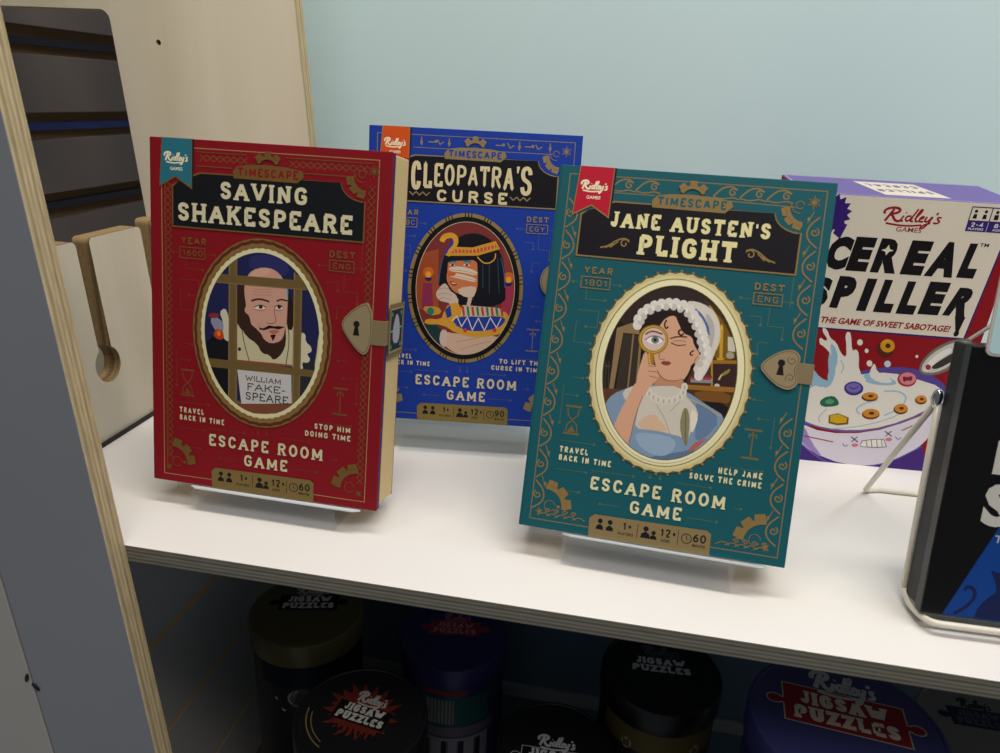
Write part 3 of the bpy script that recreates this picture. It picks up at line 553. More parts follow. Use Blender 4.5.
["#dcd4c6",0,80.3,89.9,80.2,88.9,79.7,87.9,79.0,87.3,78.1,87.2,77.2,87.6,76.6,88.4,76.3,89.4,76.3,90.5,76.8,91.4,77.5,92.0,78.4,92.1,79.3,91.8,79.9,91.0],
["#b8b0a2",0,78.9,89.4,78.9,88.8,78.8,88.2,78.6,87.9,78.3,87.9,78.1,88.1,77.8,88.6,77.7,89.2,77.7,89.9,77.8,90.4,78.0,90.7,78.3,90.7,78.5,90.5,78.8,90.0],
["#dcd4c6",0,83.6,90.2,83.5,89.1,83.1,88.2,82.3,87.6,81.4,87.5,80.6,87.8,79.9,88.6,79.6,89.6,79.6,90.7,80.1,91.7,80.8,92.2,81.7,92.4,82.6,92.0,83.2,91.2],
["#b8b0a2",0,82.2,89.6,82.2,89.0,82.1,88.5,81.9,88.2,81.7,88.1,81.4,88.4,81.2,88.9,81.0,89.5,81.0,90.1,81.1,90.6,81.3,90.9,81.6,91.0,81.9,90.7,82.1,90.2],
["#dcd4c6",0,86.8,91.4,86.7,90.3,86.2,89.4,85.5,88.8,84.6,88.7,83.8,89.1,83.1,89.9,82.8,90.9,82.8,92.0,83.3,92.9,84.0,93.5,84.9,93.6,85.8,93.3,86.4,92.5],
["#b8b0a2",0,85.4,90.9,85.4,90.3,85.3,89.7,85.1,89.4,84.8,89.4,84.6,89.6,84.3,90.1,84.2,90.7,84.2,91.4,84.3,91.9,84.5,92.2,84.8,92.2,85.0,92.0,85.3,91.5],
["#dcd4c6",0,89.5,93.7,89.4,92.6,89.0,91.7,88.3,91.1,87.4,91.0,86.5,91.3,85.9,92.1,85.5,93.1,85.6,94.2,86.0,95.2,86.8,95.7,87.7,95.8,88.5,95.5,89.2,94.7],
["#b8b0a2",0,88.2,93.1,88.2,92.5,88.1,92.0,87.9,91.7,87.6,91.6,87.3,91.9,87.1,92.3,87.0,93.0,87.0,93.6,87.1,94.1,87.3,94.4,87.5,94.4,87.8,94.2,88.0,93.7],
["#dcd4c6",0,91.1,96.7,91.1,95.6,90.6,94.7,89.9,94.1,89.0,94.0,88.2,94.3,87.5,95.1,87.2,96.2,87.2,97.2,87.7,98.2,88.4,98.7,89.3,98.9,90.2,98.5,90.8,97.7],
["#b8b0a2",0,89.8,96.1,89.8,95.5,89.7,95.0,89.5,94.7,89.2,94.6,89.0,94.9,88.7,95.4,88.6,96.0,88.6,96.6,88.7,97.1,88.9,97.4,89.2,97.5,89.4,97.2,89.7,96.7],
["#dcd4c6",0,91.5,99.8,91.4,98.7,90.9,97.8,90.2,97.2,89.3,97.1,88.5,97.5,87.8,98.3,87.5,99.3,87.6,100.4,88.0,101.3,88.7,101.9,89.6,102.0,90.5,101.6,91.1,100.8],
["#b8b0a2",0,90.1,99.3,90.1,98.6,90.0,98.1,89.8,97.8,89.6,97.8,89.3,98.0,89.1,98.5,88.9,99.1,88.9,99.7,89.0,100.3,89.2,100.6,89.5,100.6,89.8,100.4,90.0,99.9],
["#d9a586",0,61.8,99.4,64.4,99.2,65.7,97.3,65.9,93.6,65.2,88.8,63.6,82.9,62.4,75.3,61.5,66.2,60.2,61.0,59.0,60.1,58.9,60.2,54.5,64.1,51.1,68.0,50.6,70.5,52.2,76.5,54.1,82.3,56.3,87.9,58.2,92.9,59.7,97.3],
["#8a5a48",0.4,66.0,91.8,65.8,91.1,65.4,89.6,64.8,87.3,64.0,84.3,63.3,81.0,62.7,77.2,62.2,73.1,61.8,68.5,61.4,65.1,61.2,62.8,61.1,61.7],
["#d9a586",0,62.4,112.7,62.9,115.9,63.7,117.5,64.7,117.5,65.6,115.9,66.4,112.7,67.9,110.9,70.3,110.4,71.7,109.3,72.2,107.5,72.9,105.9,73.8,104.5,73.5,102.8,72.0,100.7,70.5,98.6,68.9,96.3,67.7,93.9,66.7,91.5,64.1,89.9,59.9,89.4,58.5,91.2,60.0,95.3,60.8,99.2,60.8,102.8,61.2,106.3,61.8,109.5],
["#8a5a48",0.4,66.6,109.6,66.9,109.6,67.5,109.6,68.3,109.6,69.4,109.6,70.2,109.6,70.8,109.6,71.0,109.6],
["#8a5a48",0.4,67.0,106.5,67.3,106.5,68.0,106.5,69.1,106.4,70.4,106.4,71.4,106.4,72.1,106.3,72.4,106.3],
["#8a5a48",0.4,68.2,103.5,68.5,103.5,69.1,103.4,69.9,103.3,71.1,103.1,72.0,103.0,72.6,102.9,72.9,102.9],
["#a87c20",3.4,66.8,118.9,68.1,110.8],
["#d2ab48",1.0,66.1,117.8,67.3,111.2],
["#a07a1c",0,76.5,126.8,76.6,124.8,76.1,122.9,75.3,121.1,74.1,119.6,72.5,118.3,70.7,117.5,68.8,117.0,66.8,117.0,64.8,117.4,63.0,118.3,61.4,119.5,60.2,121.0,59.3,122.8,58.8,124.8,58.8,126.7,59.3,128.7,60.1,130.5,61.3,132.0,62.9,133.3,64.7,134.1,66.6,134.6,68.6,134.6,70.6,134.1,72.4,133.3,73.9,132.0,75.2,130.5,76.1,128.7],
["#d9b24e",0,75.7,126.7,75.8,124.9,75.4,123.2,74.6,121.6,73.5,120.2,72.1,119.0,70.5,118.2,68.7,117.8,66.9,117.8,65.1,118.2,63.5,119.0,62.0,120.1,60.9,121.5,60.1,123.1,59.6,124.8,59.6,126.7,60.0,128.4,60.8,130.0,61.9,131.4,63.3,132.6,65.0,133.3,66.7,133.7,68.6,133.7,70.3,133.3,72.0,132.6,73.4,131.5,74.5,130.1,75.3,128.5],
["#a07a1c",0,75.3,126.7,75.4,125.0,75.0,123.3,74.3,121.8,73.2,120.4,71.9,119.4,70.3,118.6,68.6,118.2,66.9,118.2,65.2,118.6,63.7,119.3,62.3,120.4,61.2,121.7,60.4,123.2,60.0,124.9,60.0,126.6,60.4,128.3,61.2,129.8,62.2,131.1,63.6,132.2,65.1,133.0,66.8,133.3,68.5,133.3,70.2,133.0,71.8,132.2,73.1,131.2,74.2,129.8,74.9,128.3],
["#dcbdb4",0,74.7,126.6,74.8,125.1,74.4,123.6,73.8,122.2,72.8,121.0,71.6,120.0,70.3,119.3,68.8,119.0,67.2,119.0,65.7,119.3,64.3,120.0,63.1,120.9,62.1,122.1,61.4,123.5,61.1,125.0,61.0,126.6,61.4,128.1,62.0,129.5,63.0,130.7,64.2,131.6,65.6,132.3,67.1,132.6,68.6,132.6,70.1,132.3,71.5,131.6,72.7,130.7,73.7,129.5,74.4,128.1],
["#7a4a3c",1.0,62.6,128.3,62.8,128.5,63.3,128.8,64.0,129.4,65.0,130.1,66.0,130.5,67.3,130.6,68.7,130.5,70.3,130.1,71.5,129.8,72.3,129.6,72.7,129.5],
["#f0ebe4",0,63.7,125.6,65.1,127.0,66.9,127.8,69.2,128.0,71.2,127.6,72.9,126.5,73.1,125.3,71.6,124.0,69.7,123.2,67.5,123.0,65.5,123.4,63.9,124.4],
["#6e7f78",0,71.1,125.9,71.0,124.9,70.4,124.0,69.5,123.5,68.5,123.3,67.5,123.7,66.8,124.4,66.4,125.3,66.6,126.3,67.1,127.2,68.0,127.7,69.0,127.8,70.0,127.5,70.7,126.8],
["#1a1a1a",0,69.8,125.7,69.7,125.3,69.5,124.9,69.1,124.6,68.7,124.6,68.2,124.7,67.9,125.0,67.8,125.5,67.8,125.9,68.0,126.3,68.4,126.6,68.9,126.6,69.3,126.5,69.6,126.1],
["#3a2420",0.5,63.0,124.9,63.2,125.1,63.5,125.4,64.0,125.9,64.7,126.6,65.5,127.2,66.4,127.6,67.5,127.8,68.6,128.0,69.7,127.9,70.7,127.7,71.6,127.3,72.5,126.8,73.1,126.4,73.6,126.1,73.8,126.0]],"shakespeare":[["#212450",0,35.7,107.8,36.1,114.9,37.1,121.9,38.9,128.7,41.3,135.1,44.3,141.0,47.9,146.3,51.9,151.0,56.5,155.0,61.3,158.2,66.5,160.4,71.8,161.8,77.2,162.3,82.6,161.8,87.9,160.4,93.1,158.2,97.9,155.0,102.5,151.0,106.5,146.3,110.1,141.0,113.1,135.1,115.5,128.7,117.3,121.9,117.6,119.6,114.4,95.6,103.6,74.7,87.1,61.5,68.2,59.2,50.9,68.5,38.9,87.3,35.9,104.6],
["#2d2f66",0,75.5,159.1,80.0,159.3,84.0,159.1,87.4,158.3,90.4,157.1,92.9,155.4,94.4,153.8,95.1,152.0,94.8,150.3,93.6,148.5,91.2,147.3,87.6,146.8,82.7,146.9,76.5,147.7,72.0,148.9,69.0,150.6,67.8,152.6,68.2,155.1,69.6,157.0,72.0,158.4],
["#14151c",0,51.9,64.6,47.9,69.3,44.3,74.6,41.5,80.0,38.0,98.9,44.9,105.2,54.3,101.4,56.1,60.9],
["#cdc8ae",0,48.8,120.9,50.9,122.5,52.5,122.1,53.6,119.7,54.4,116.9,54.8,113.8,55.1,109.3,55.1,103.4,53.8,101.3,51.3,103.0,50.2,106.3,50.6,111.0,50.0,115.1,48.5,118.5],
["#8d8fa6",0,41.9,115.3,44.4,116.3,47.0,116.0,49.5,114.3,50.8,111.8,50.8,108.7,49.6,107.0,47.0,106.7,44.4,108.6,41.9,112.7],
["#8a2b30",0,47.8,117.8,47.4,117.0,46.4,116.3,44.8,115.8,43.1,115.7,41.6,115.9,40.5,116.3,40.1,117.1,40.5,117.8,41.6,118.6,43.1,119.0,44.8,119.2,46.4,119.0,47.4,118.5],
["#c0411e",0,44.7,107.3,45.9,108.7,47.5,109.0,49.4,108.4,50.6,107.0,51.1,104.6,50.5,103.0,49.1,102.1,47.2,102.1,45.1,103.0,44.0,104.3,44.0,105.9],
["#e0812a",0,48.8,106.1,48.7,105.3,48.3,104.6,47.7,104.2,47.1,104.1,46.6,104.4,46.2,105.0,46.1,105.8,46.2,106.7,46.6,107.4,47.1,107.8,47.7,107.9,48.3,107.5,48.7,106.9],
["#c9c09a",0,59.2,116.9,99.0,120.8,100.6,89.9,59.5,87.7],
["#2a2a33",0,113.1,80.5,110.1,74.6,106.5,69.3,104.5,66.9,104.5,95.8,114.4,95.3,114.7,84.8],
["#d3ccab",0,105.0,112.6,106.9,112.0,107.7,110.5,107.6,108.2,108.7,106.2,111.0,104.5,112.0,102.8,111.9,101.3,111.0,100.2,109.4,99.6,109.3,98.5,110.8,96.7,111.0,95.1,110.0,93.8,108.5,93.3,106.5,93.5,105.8,92.4,106.4,90.1,106.2,88.9,104.9,88.8,104.3,94.8,104.1,106.8],
["#3a231b",0,63.0,139.4,65.9,139.6,67.8,136.4,68.7,129.5,69.4,123.4,69.9,118.0,70.4,113.6,70.8,110.1,68.3,109.1,62.9,110.5,60.0,114.7,59.7,121.7,60.0,128.7,61.0,135.7],
["#2a1a16",0,93.9,138.8,95.1,138.1,96.6,135.6,98.3,131.2,99.3,125.2,99.5,117.5,98.2,113.5,95.6,113.3,94.0,119.7,93.5,132.6],
["#3a9fc0",0,93.8,139.9,95.1,140.0,95.1,130.1,94.3,130.0],
["#d09c88",0,65.4,139.6,66.2,142.7,67.6,145.5,69.5,147.9,72.4,149.7,76.0,150.9,79.7,151.3,83.4,151.0,86.7,149.8,89.6,147.6,91.7,145.0,93.1,142.1,94.1,138.4,94.7,133.9,94.9,128.2,94.7,121.3,94.5,115.9,94.5,112.0,93.8,108.6,92.6,105.8,90.3,103.6,87.0,102.1,83.7,101.7,80.4,102.5,77.8,104.4,76.1,107.4,74.1,109.7,71.8,111.4,70.2,114.2,69.3,118.0,68.2,120.2,66.9,120.9,66.0,121.7,65.5,122.9,65.6,124.0,66.3,125.3,66.3,127.4,65.7,130.4,65.3,133.4,65.1,136.5],
["#d7a893",0,68.3,144.8,70.3,147.3,73.0,149.1,76.3,150.3,79.3,150.8,82.2,150.5,82.8,149.3,81.2,147.3,78.2,145.9,73.7,145.1,70.4,144.4,68.3,143.9],
["#a9776a",0.3,71.4,144.0,71.8,143.9,72.5,143.9,73.6,143.9,75.0,143.9,76.5,143.9,78.0,144.0,79.6,144.2,81.3,144.4,82.5,144.6,83.3,144.7,83.7,144.7],
["#a9776a",0.3,71.5,137.2,71.9,137.2,72.6,137.2,73.7,137.2,75.1,137.2,76.6,137.2,78.2,137.3,79.8,137.5,81.4,137.7,82.6,137.9,83.4,138.0,83.9,138.1],
["#a9776a",0.3,71.5,135.6,71.9,135.6,72.6,135.5,73.7,135.5,75.1,135.5,76.6,135.6,78.2,135.7,79.8,135.8,81.4,136.1,82.7,136.2,83.5,136.3,83.9,136.4],
["#a9776a",0.3,71.6,133.6,71.9,133.6,72.6,133.6,73.7,133.6,75.2,133.6,76.7,133.6,78.2,133.8,79.8,133.9,81.5,134.1,82.7,134.3,83.5,134.4,83.9,134.5],
["#3a231b",0,63.9,113.4,66.4,115.2,69.3,114.9,72.7,112.6,75.0,110.8,76.3,109.8,77.6,108.2,78.8,106.0,80.8,104.4,83.3,103.5,86.2,103.7,89.5,105.0,91.6,106.8,92.6,109.0,93.2,111.5,93.6,114.3,94.0,113.0,94.4,107.6,94.0,103.1,92.7,99.4,90.7,96.2,87.8,93.5,85.5,93.0,83.8,94.9,81.7,95.9,79.2,96.0,77.1,97.5,75.4,100.5,72.6,103.0,68.8,104.9,65.8,107.6,63.7,110.9],
["#3a231b",1.2,70.0,129.3,70.2,129.4,70.7,129.6,71.5,129.9,72.5,130.4,73.6,130.7,74.6,130.9,75.6,131.0,76.7,131.0,77.7,130.9,78.7,130.8,79.8,130.6,80.8,130.4,81.6,130.2,82.1,130.1,82.4,130.1],
["#3a231b",1.0,87.3,130.8,87.5,130.9,87.9,131.1,88.5,131.4,89.3,131.8,90.2,132.1,91.2,132.2,92.2,132.1,93.3,131.9,94.2,131.8,94.8,131.7,95.0,131.6],
["#e6dcc8",0,80.4,126.3,80.0,125.7,78.8,125.1,77.2,124.7,75.3,124.5,73.7,124.6,72.5,124.9,72.1,125.5,72.5,126.1,73.6,126.6,75.3,127.0,77.1,127.2,78.8,127.1,79.9,126.8],
["#2a2320",0,78.0,126.2,77.8,125.7,77.5,125.2,76.9,125.0,76.3,124.9,75.7,125.1,75.3,125.4,75.2,125.9,75.3,126.4,75.7,126.9,76.2,127.1,76.9,127.2,77.4,127.0,77.8,126.7],
["#4a2d26",0.6,72.1,125.5,72.3,125.6,72.9,125.9,73.6,126.3,74.7,126.9,75.7,127.2,76.7,127.3,77.8,127.2,78.8,126.8,79.6,126.5,80.1,126.3,80.4,126.3],
["#9a6a5c",0.3,72.1,123.9,72.4,123.9,72.9,123.9,73.7,123.8,74.7,123.7,75.7,123.7,76.8,123.8,77.8,124.0,78.8,124.4,79.6,124.6,80.1,124.8,80.4,124.9],
["#e6dcc8",0,91.9,127.4,91.7,126.8,90.9,126.2,89.7,125.9,88.4,125.8,87.2,125.9,86.3,126.3,86.0,126.8,86.3,127.4,87.1,127.9,88.3,128.3,89.6,128.4,90.8,128.3,91.6,127.9],
["#2a2320",0,90.7,127.4,90.6,126.9,90.2,126.5,89.7,126.2,89.0,126.1,88.5,126.3,88.1,126.7,87.9,127.1,88.1,127.7,88.4,128.1,89.0,128.4,89.6,128.4,90.2,128.3,90.6,127.9],
["#4a2d26",0.6,86.0,126.8,86.2,126.9,86.6,127.2,87.1,127.6,87.9,128.1,88.6,128.4,89.3,128.5,90.1,128.3,90.8,128.0,91.4,127.7,91.8,127.5,91.9,127.4],
["#9a6a5c",0.3,86.1,125.3,86.3,125.2,86.6,125.2,87.2,125.1,87.9,125.0,88.7,125.0,89.4,125.0,90.1,125.2,90.9,125.5,91.4,125.8,91.8,125.9,92.0,126.0],
["#8a5a4c",0.5,86.4,127.8,86.3,127.5,86.2,126.9,86.1,126.0,86.0,124.8,86.0,123.6,86.2,122.4,86.6,121.1,87.1,119.8,87.3,118.7,87.1,117.8,86.6,117.1,85.7,116.6,84.8,116.3,83.9,116.1,83.0,116.1,82.2,116.2,81.6,116.3,81.2,116.4,81.0,116.4],
["#1e1614",0,75.1,115.8,76.0,112.8,78.5,112.5,82.6,114.9,86.0,114.6,89.3,115.1,93.8,115.0,89.3,112.9,86.0,113.2,83.5,113.0,79.4,111.4,76.0,111.5],
["#b96a5c",0,82.9,111.6,85.0,112.2,87.0,112.5,89.1,112.3,89.5,111.6,88.3,110.4,86.9,109.7,85.2,109.6,83.8,110.0,82.5,110.9],
["#1e1614",0,84.3,109.0,86.6,109.4,87.4,109.0,86.8,107.8,86.2,106.5,85.6,105.3,85.1,105.2,84.7,106.4,84.1,107.4,83.5,108.3],
["#2a2420",0.5,63.5,112.6,63.6,111.9,63.8,110.6,64.1,108.6,64.6,105.9,65.2,103.0,66.0,100.0,66.9,96.9,68.0,93.7,68.8,91.2,69.4,89.6,69.7,88.8],
["#2a2420",0.5,95.9,114.3,95.9,113.7,96.0,112.6,96.2,110.9,96.4,108.6,96.4,105.9,96.3,103.0,96.0,99.8,95.5,96.2,95.1,93.5,94.9,91.7,94.8,90.8],
["#2a2420",0,63.3,97.4,63.2,96.8,62.9,96.3,62.5,96.0,62.0,96.0,61.5,96.2,61.2,96.6,61.1,97.1,61.2,97.7,61.5,98.2,61.9,98.5,62.4,98.5,62.9,98.3,63.2,97.9],
["#8f4a38",0,59.5,90.1,98.9,90.9,98.9,89.7,59.5,86.9],
["#c9c6c2",0,60.8,83.8,98.6,84.3,99.3,65.5,64.0,60.6,62.7,69.6],
["#7d4a34",0,66.5,55.2,61.3,57.4,58.8,59.1,58.0,60.2,101.2,65.5,100.2,62.6,97.9,60.6,93.9,58.0,67.9,54.8],
["#6f5a34",0,54.3,153.1,55.4,154.1,60.1,156.6,61.0,59.3,54.6,62.6],
["#9a8152",0.5,54.6,153.5,54.8,62.7],
["#8c7446",0.4,59.5,156.6,60.0,59.2],
["#6f5a34",0,98.7,150.1,104.6,146.9,104.9,68.7,99.6,64.0],
["#9a8152",0.5,99.1,150.2,100.0,64.1],
["#8c7446",0.4,104.0,146.9,104.3,68.6],
["#6f5a34",0,44.3,141.0,46.8,144.7,104.8,145.4,108.6,139.6,43.1,138.7],
["#8c7446",0.4,44.7,139.1,106.6,139.9],
["#6f5a34",0,38.9,89.0,116.1,89.0,115.5,86.9,114.6,84.5,40.6,83.2]],"cleopatra":[["#7c3230",0,115.0,100.5,114.0,93.9,112.4,87.5,110.2,81.4,107.4,75.8,104.1,70.8,100.3,66.3,96.1,62.6,91.7,59.6,86.9,57.5,82.0,56.1,77.0,55.7,72.0,56.1,67.1,57.5,62.3,59.6,57.8,62.6,53.7,66.3,49.9,70.8,46.6,75.8,43.8,81.5,41.6,87.5,40.0,93.9,39.0,100.5,38.7,107.2,39.0,113.9,40.0,120.5,41.6,126.9,43.8,133.0,46.6,138.6,49.9,143.6,53.7,148.1,57.9,151.8,62.3,154.8,67.1,156.9,72.0,158.3,77.0,158.7,82.0,158.3,86.9,156.9,91.7,154.8,96.1,151.8,100.3,148.1,104.1,143.6,107.4,138.6,110.2,133.0,112.4,126.9,114.0,120.5,115.0,113.9,115.3,107.2],
["#a04c2a",0,40.0,93.9,39.0,100.5,38.7,107.2,39.0,113.9,40.0,120.5,41.6,126.9,43.8,132.9,44.4,134.0,55.1,137.1,57.0,90.8,41.0,89.8],
["#8f2f52",0,43.9,110.3,51.1,110.8,52.9,90.5,43.7,89.9],
["#a33552",0,107.1,112.4,115.0,112.9,115.3,107.2,115.0,100.5,114.0,93.9,112.4,87.5,110.2,81.4,107.4,75.8,107.2,75.6,105.1,75.5],
["#8a3a34",0,105.4,141.3,105.7,141.2,107.4,138.6,110.2,133.0,112.4,126.9,114.0,120.5,115.0,113.9,115.0,112.9,107.6,112.4],
["#1c3a3c",0,57.8,62.6,53.7,66.3,49.9,70.8,46.6,75.8,45.8,77.5,54.8,79.0,59.7,74.5,60.2,64.0,58.8,62.0],
["#c86a2c",0,52.2,119.4,51.8,117.6,50.7,116.1,49.0,115.3,47.1,115.1,45.3,115.8,44.1,117.1,43.6,118.8,44.0,120.6,45.1,122.1,46.8,123.0,48.7,123.1,50.4,122.4,51.7,121.1],
["#f0a030",0,50.2,117.2,50.0,116.1,49.4,115.2,48.6,114.6,47.6,114.5,46.6,115.0,46.0,115.8,45.7,117.0,45.9,118.1,46.5,119.1,47.4,119.6,48.4,119.7,49.3,119.2,49.9,118.4],
["#1f2560",0,46.3,114.8,49.8,115.0,51.0,114.4,50.1,112.9,48.9,112.1,47.4,112.0,46.2,112.7,45.1,114.0],
["#c86a2c",0,114.0,120.5,114.5,117.2,113.4,115.7,111.8,114.8,109.9,114.7,108.1,115.4,106.9,116.7,106.3,118.4,106.7,120.2,107.8,121.6,109.4,122.5,111.3,122.6,113.1,122.0,113.8,121.2],
["#f0a030",0,112.9,116.8,112.8,115.7,112.2,114.7,111.4,114.2,110.4,114.1,109.4,114.5,108.8,115.4,108.5,116.5,108.6,117.7,109.2,118.6,110.1,119.2,111.1,119.2,112.0,118.8,112.6,117.9],
["#1f2560",0,109.1,114.3,112.6,114.6,113.8,113.9,112.9,112.5,111.7,111.7,110.3,111.6,109.0,112.2,107.9,113.6],
["#14161e",0,60.6,134.9,62.3,138.0,64.8,141.4,68.1,145.1,71.8,147.8,75.7,149.7,80.0,150.6,84.5,150.7,89.1,149.6,93.7,147.3,97.7,144.1,100.9,140.1,103.6,136.0,105.6,131.6,107.3,122.7,108.8,109.2,109.1,101.6,108.3,100.1,105.4,98.0,100.4,95.6,94.3,94.4,87.1,94.5,76.7,97.7,63.1,103.9,56.3,109.8,56.4,115.4,57.2,122.0,59.0,129.6],
["#2c4660",0.6,95.0,128.7,96.2,105.6],
["#2c4660",0.6,101.3,133.1,103.9,106.1],
["#2c4660",0.6,90.0,127.4,90.9,109.3],
["#2c5a86",0.8,58.9,131.3,58.8,130.6,58.5,129.3,58.1,127.2,57.6,124.4,57.2,121.7,56.8,119.0,56.6,116.4,56.4,113.9,56.3,112.0,56.2,110.7,56.2,110.1],
["#2c5a86",0.8,103.9,133.2,104.1,132.5,104.5,131.0,105.1,128.8,105.9,125.9,106.5,123.0,107.1,120.1,107.5,117.3,107.8,114.6,108.0,112.5,108.1,111.1,108.2,110.4],
["#c87648",0,64.4,129.9,67.2,129.6,72.8,130.1,81.1,131.4,85.6,128.3,86.3,120.9,86.7,115.1,86.8,111.1,86.1,107.0,84.5,102.8,81.3,101.3,76.3,102.5,72.6,103.6,70.0,104.4,67.6,106.0,65.5,108.4,63.8,110.8,62.7,113.3,62.3,116.0,62.6,119.1,62.8,123.0,62.9,127.7],
["#dcc8b2",0,65.7,124.0,70.5,124.8,76.2,124.5,82.9,122.9,86.2,121.1,86.1,119.1,83.0,118.6,77.1,119.8,71.7,120.4,66.8,120.6,64.1,121.4,63.6,122.9],
["#dcc8b2",0,65.3,119.5,70.5,119.3,76.3,118.6,82.5,117.2,85.7,115.7,85.7,113.9,82.6,113.6,76.4,114.7,70.6,115.7,65.2,116.6,62.6,117.7,62.7,118.9],
["#d3bba4",0,74.4,108.7,82.0,110.2,85.7,109.5,85.6,106.4,85.0,103.9,83.8,101.7,80.9,101.0,76.3,101.8,73.1,103.6,71.4,106.5],
["#8a6a58",0.3,64.4,121.9,65.0,121.9,66.2,121.9,68.0,121.9,70.4,121.8,73.0,121.7,75.7,121.4,78.6,121.0,81.6,120.4,83.9,120.0,85.4,119.7,86.1,119.6],
["#8a6a58",0.3,63.0,118.1,63.7,118.0,65.1,117.8,67.2,117.5,70.1,117.1,72.9,116.7,75.7,116.2,78.6,115.8,81.5,115.3,83.6,114.9,85.1,114.7,85.8,114.5],
["#c9603a",0,64.3,120.4,68.1,120.2,69.6,119.3,68.6,117.7,66.9,116.9,64.3,116.8,62.9,117.7,62.6,119.6],
["#2a7f9c",1.6,64.1,127.5,64.3,127.6,64.6,127.7,65.1,128.0,65.7,128.3,66.3,128.5,66.9,128.6,67.6,128.5,68.2,128.2,68.7,128.0,69.0,127.9,69.2,127.8],
["#f0e8d8",0,63.7,125.2,66.7,126.6,68.8,125.2],
["#1c1c22",0,67.5,125.7,67.4,125.3,67.2,125.0,66.8,124.8,66.3,124.7,65.9,124.9,65.6,125.2,65.5,125.6,65.6,126.0,65.8,126.3,66.2,126.5,66.7,126.5,67.1,126.4,67.4,126.1],
["#2a7f9c",1.6,74.7,128.2,74.9,128.3,75.3,128.4,75.9,128.7,76.6,129.0,77.4,129.2,78.1,129.3,78.9,129.2,79.7,128.9,80.2,128.7,80.6,128.6,80.8,128.6],
["#f0e8d8",0,74.3,125.8,77.8,127.4,80.4,125.9],
["#1c1c22",0,78.6,126.4,78.5,126.0,78.2,125.7,77.8,125.5,77.4,125.5,77.0,125.6,76.7,125.9,76.6,126.3,76.6,126.7,76.9,127.0,77.3,127.2,77.8,127.2,78.2,127.1,78.5,126.8],
["#9a2a2c",0,65.4,113.1,66.7,112.9,68.3,112.5,70.4,111.9,70.8,111.0,69.6,109.9,68.2,109.7,66.7,110.4,65.6,111.3,65.0,112.5],
["#f0e0d0",0,65.8,112.2,70.4,111.6,67.9,111.0],
["#14161e",0,59.9,131.4,85.6,134.1,85.8,130.6,65.6,128.6,61.1,126.5],
["#cdb8a8",0,54.8,104.2,56.5,106.8,58.2,109.0,59.9,110.7,61.5,111.0,63.1,109.7,64.2,108.2,64.8,106.5,66.4,104.9,69.0,103.6,70.7,101.8,71.6,99.5,71.3,97.7,69.8,96.4,67.8,95.8,65.2,96.0,62.1,96.5,58.5,97.1,56.0,98.8,54.6,101.5],
["#cdb8a8",0,63.9,98.4,72.0,100.0,73.3,93.9,66.1,93.4],
["#8f7a6c",0.3,56.4,106.0,56.7,106.2,57.2,106.4,58.1,106.7,59.2,107.2,60.4,107.4,61.7,107.4,63.0,107.2,64.5,106.8,65.5,106.5,66.2,106.3,66.6,106.2],
["#8f7a6c",0.3,56.5,102.0,56.8,102.1,57.4,102.3,58.2,102.7,59.4,103.1,60.6,103.4,61.9,103.4,63.2,103.2,64.6,102.8,65.7,102.5,66.4,102.3,66.8,102.2],
["#8f7a6c",0.3,56.7,98.4,57.0,98.6,57.5,98.8,58.4,99.1,59.5,99.6,60.7,99.8,62.0,99.8,63.4,99.6,64.8,99.2,65.9,98.9,66.6,98.7,66.9,98.6],
["#14161e",0,72.5,100.0,79.1,101.4,78.4,95.3,72.2,94.9],
["#cdb8a8",0,80.1,102.5,83.2,100.7,81.5,94.5,78.9,94.3],
["#cf9630",0,62.6,139.5,81.3,139.9,99.1,145.8,102.7,139.9,85.6,133.9,62.4,132.4],
["#c4573c",0,64.7,137.5,81.4,138.0,99.1,143.1,100.2,140.9,85.5,136.0,64.3,134.7],
["#e8c060",0.4,67.2,137.6,67.6,134.9],
["#e8c060",0.4,70.0,137.8,70.5,135.1],
["#e8c060",0.4,72.9,138.0,73.3,135.2],
["#e8c060",0.4,75.7,138.2,76.1,135.4],
["#e8c060",0.4,78.5,138.4,78.9,135.6],
["#e8c060",0.4,81.3,138.5,81.8,135.8],
["#e8c060",0.4,84.1,139.3,84.6,136.2],
["#e8c060",0.4,86.9,140.0,87.4,136.9],
["#e8c060",0.4,89.7,140.8,90.2,137.7],
["#e8c060",0.4,92.5,141.5,93.0,138.5],
["#e8c060",0.4,95.3,142.2,95.7,139.3],
["#e8c060",0.4,98.1,143.0,98.5,140.1],
["#d89c30",4.2,57.4,143.2,57.5,143.4,57.7,143.9,58.1,144.7,58.5,145.7,59.3,146.5,60.3,147.2,61.7,147.7,63.3,148.1,64.7,148.1,65.9,147.8,66.8,147.2,67.6,146.3,68.0,145.3,68.2,144.2,68.1,143.0,67.7,141.7,67.2,140.6,66.5,139.5,65.7,138.6,64.7,137.8,63.9,136.9,63.2,136.0,62.7,135.1,62.4,134.0,62.1,133.3,62.0,132.8,61.9,132.5],
["#23409c",1.8,64.8,145.6,64.9,145.4,65.1,145.0,65.4,144.3,65.7,143.5,65.7,142.6,65.4,141.8,64.9,140.8,64.0,139.9,63.2,138.9,62.4,137.8,61.8,136.6,61.2,135.3,60.7,134.4,60.5,133.7,60.3,133.4],
["#e0a838",0,56.2,144.7,57.9,146.0,59.3,146.2,60.3,145.3,60.1,144.2,58.6,142.9,57.3,142.7,56.0,143.6],
["#cfa040",0.9,85.5,133.0,85.7,132.8,86.3,132.2,87.1,131.4,88.3,130.2,89.4,129.4,90.6,128.8,91.8,128.5,93.1,128.5,94.3,128.7,95.5,129.1,96.7,129.8,97.7,130.7,98.6,131.6,99.1,132.6,99.4,133.6,99.4,134.8,99.4,135.6,99.4,136.2,99.4,136.4],
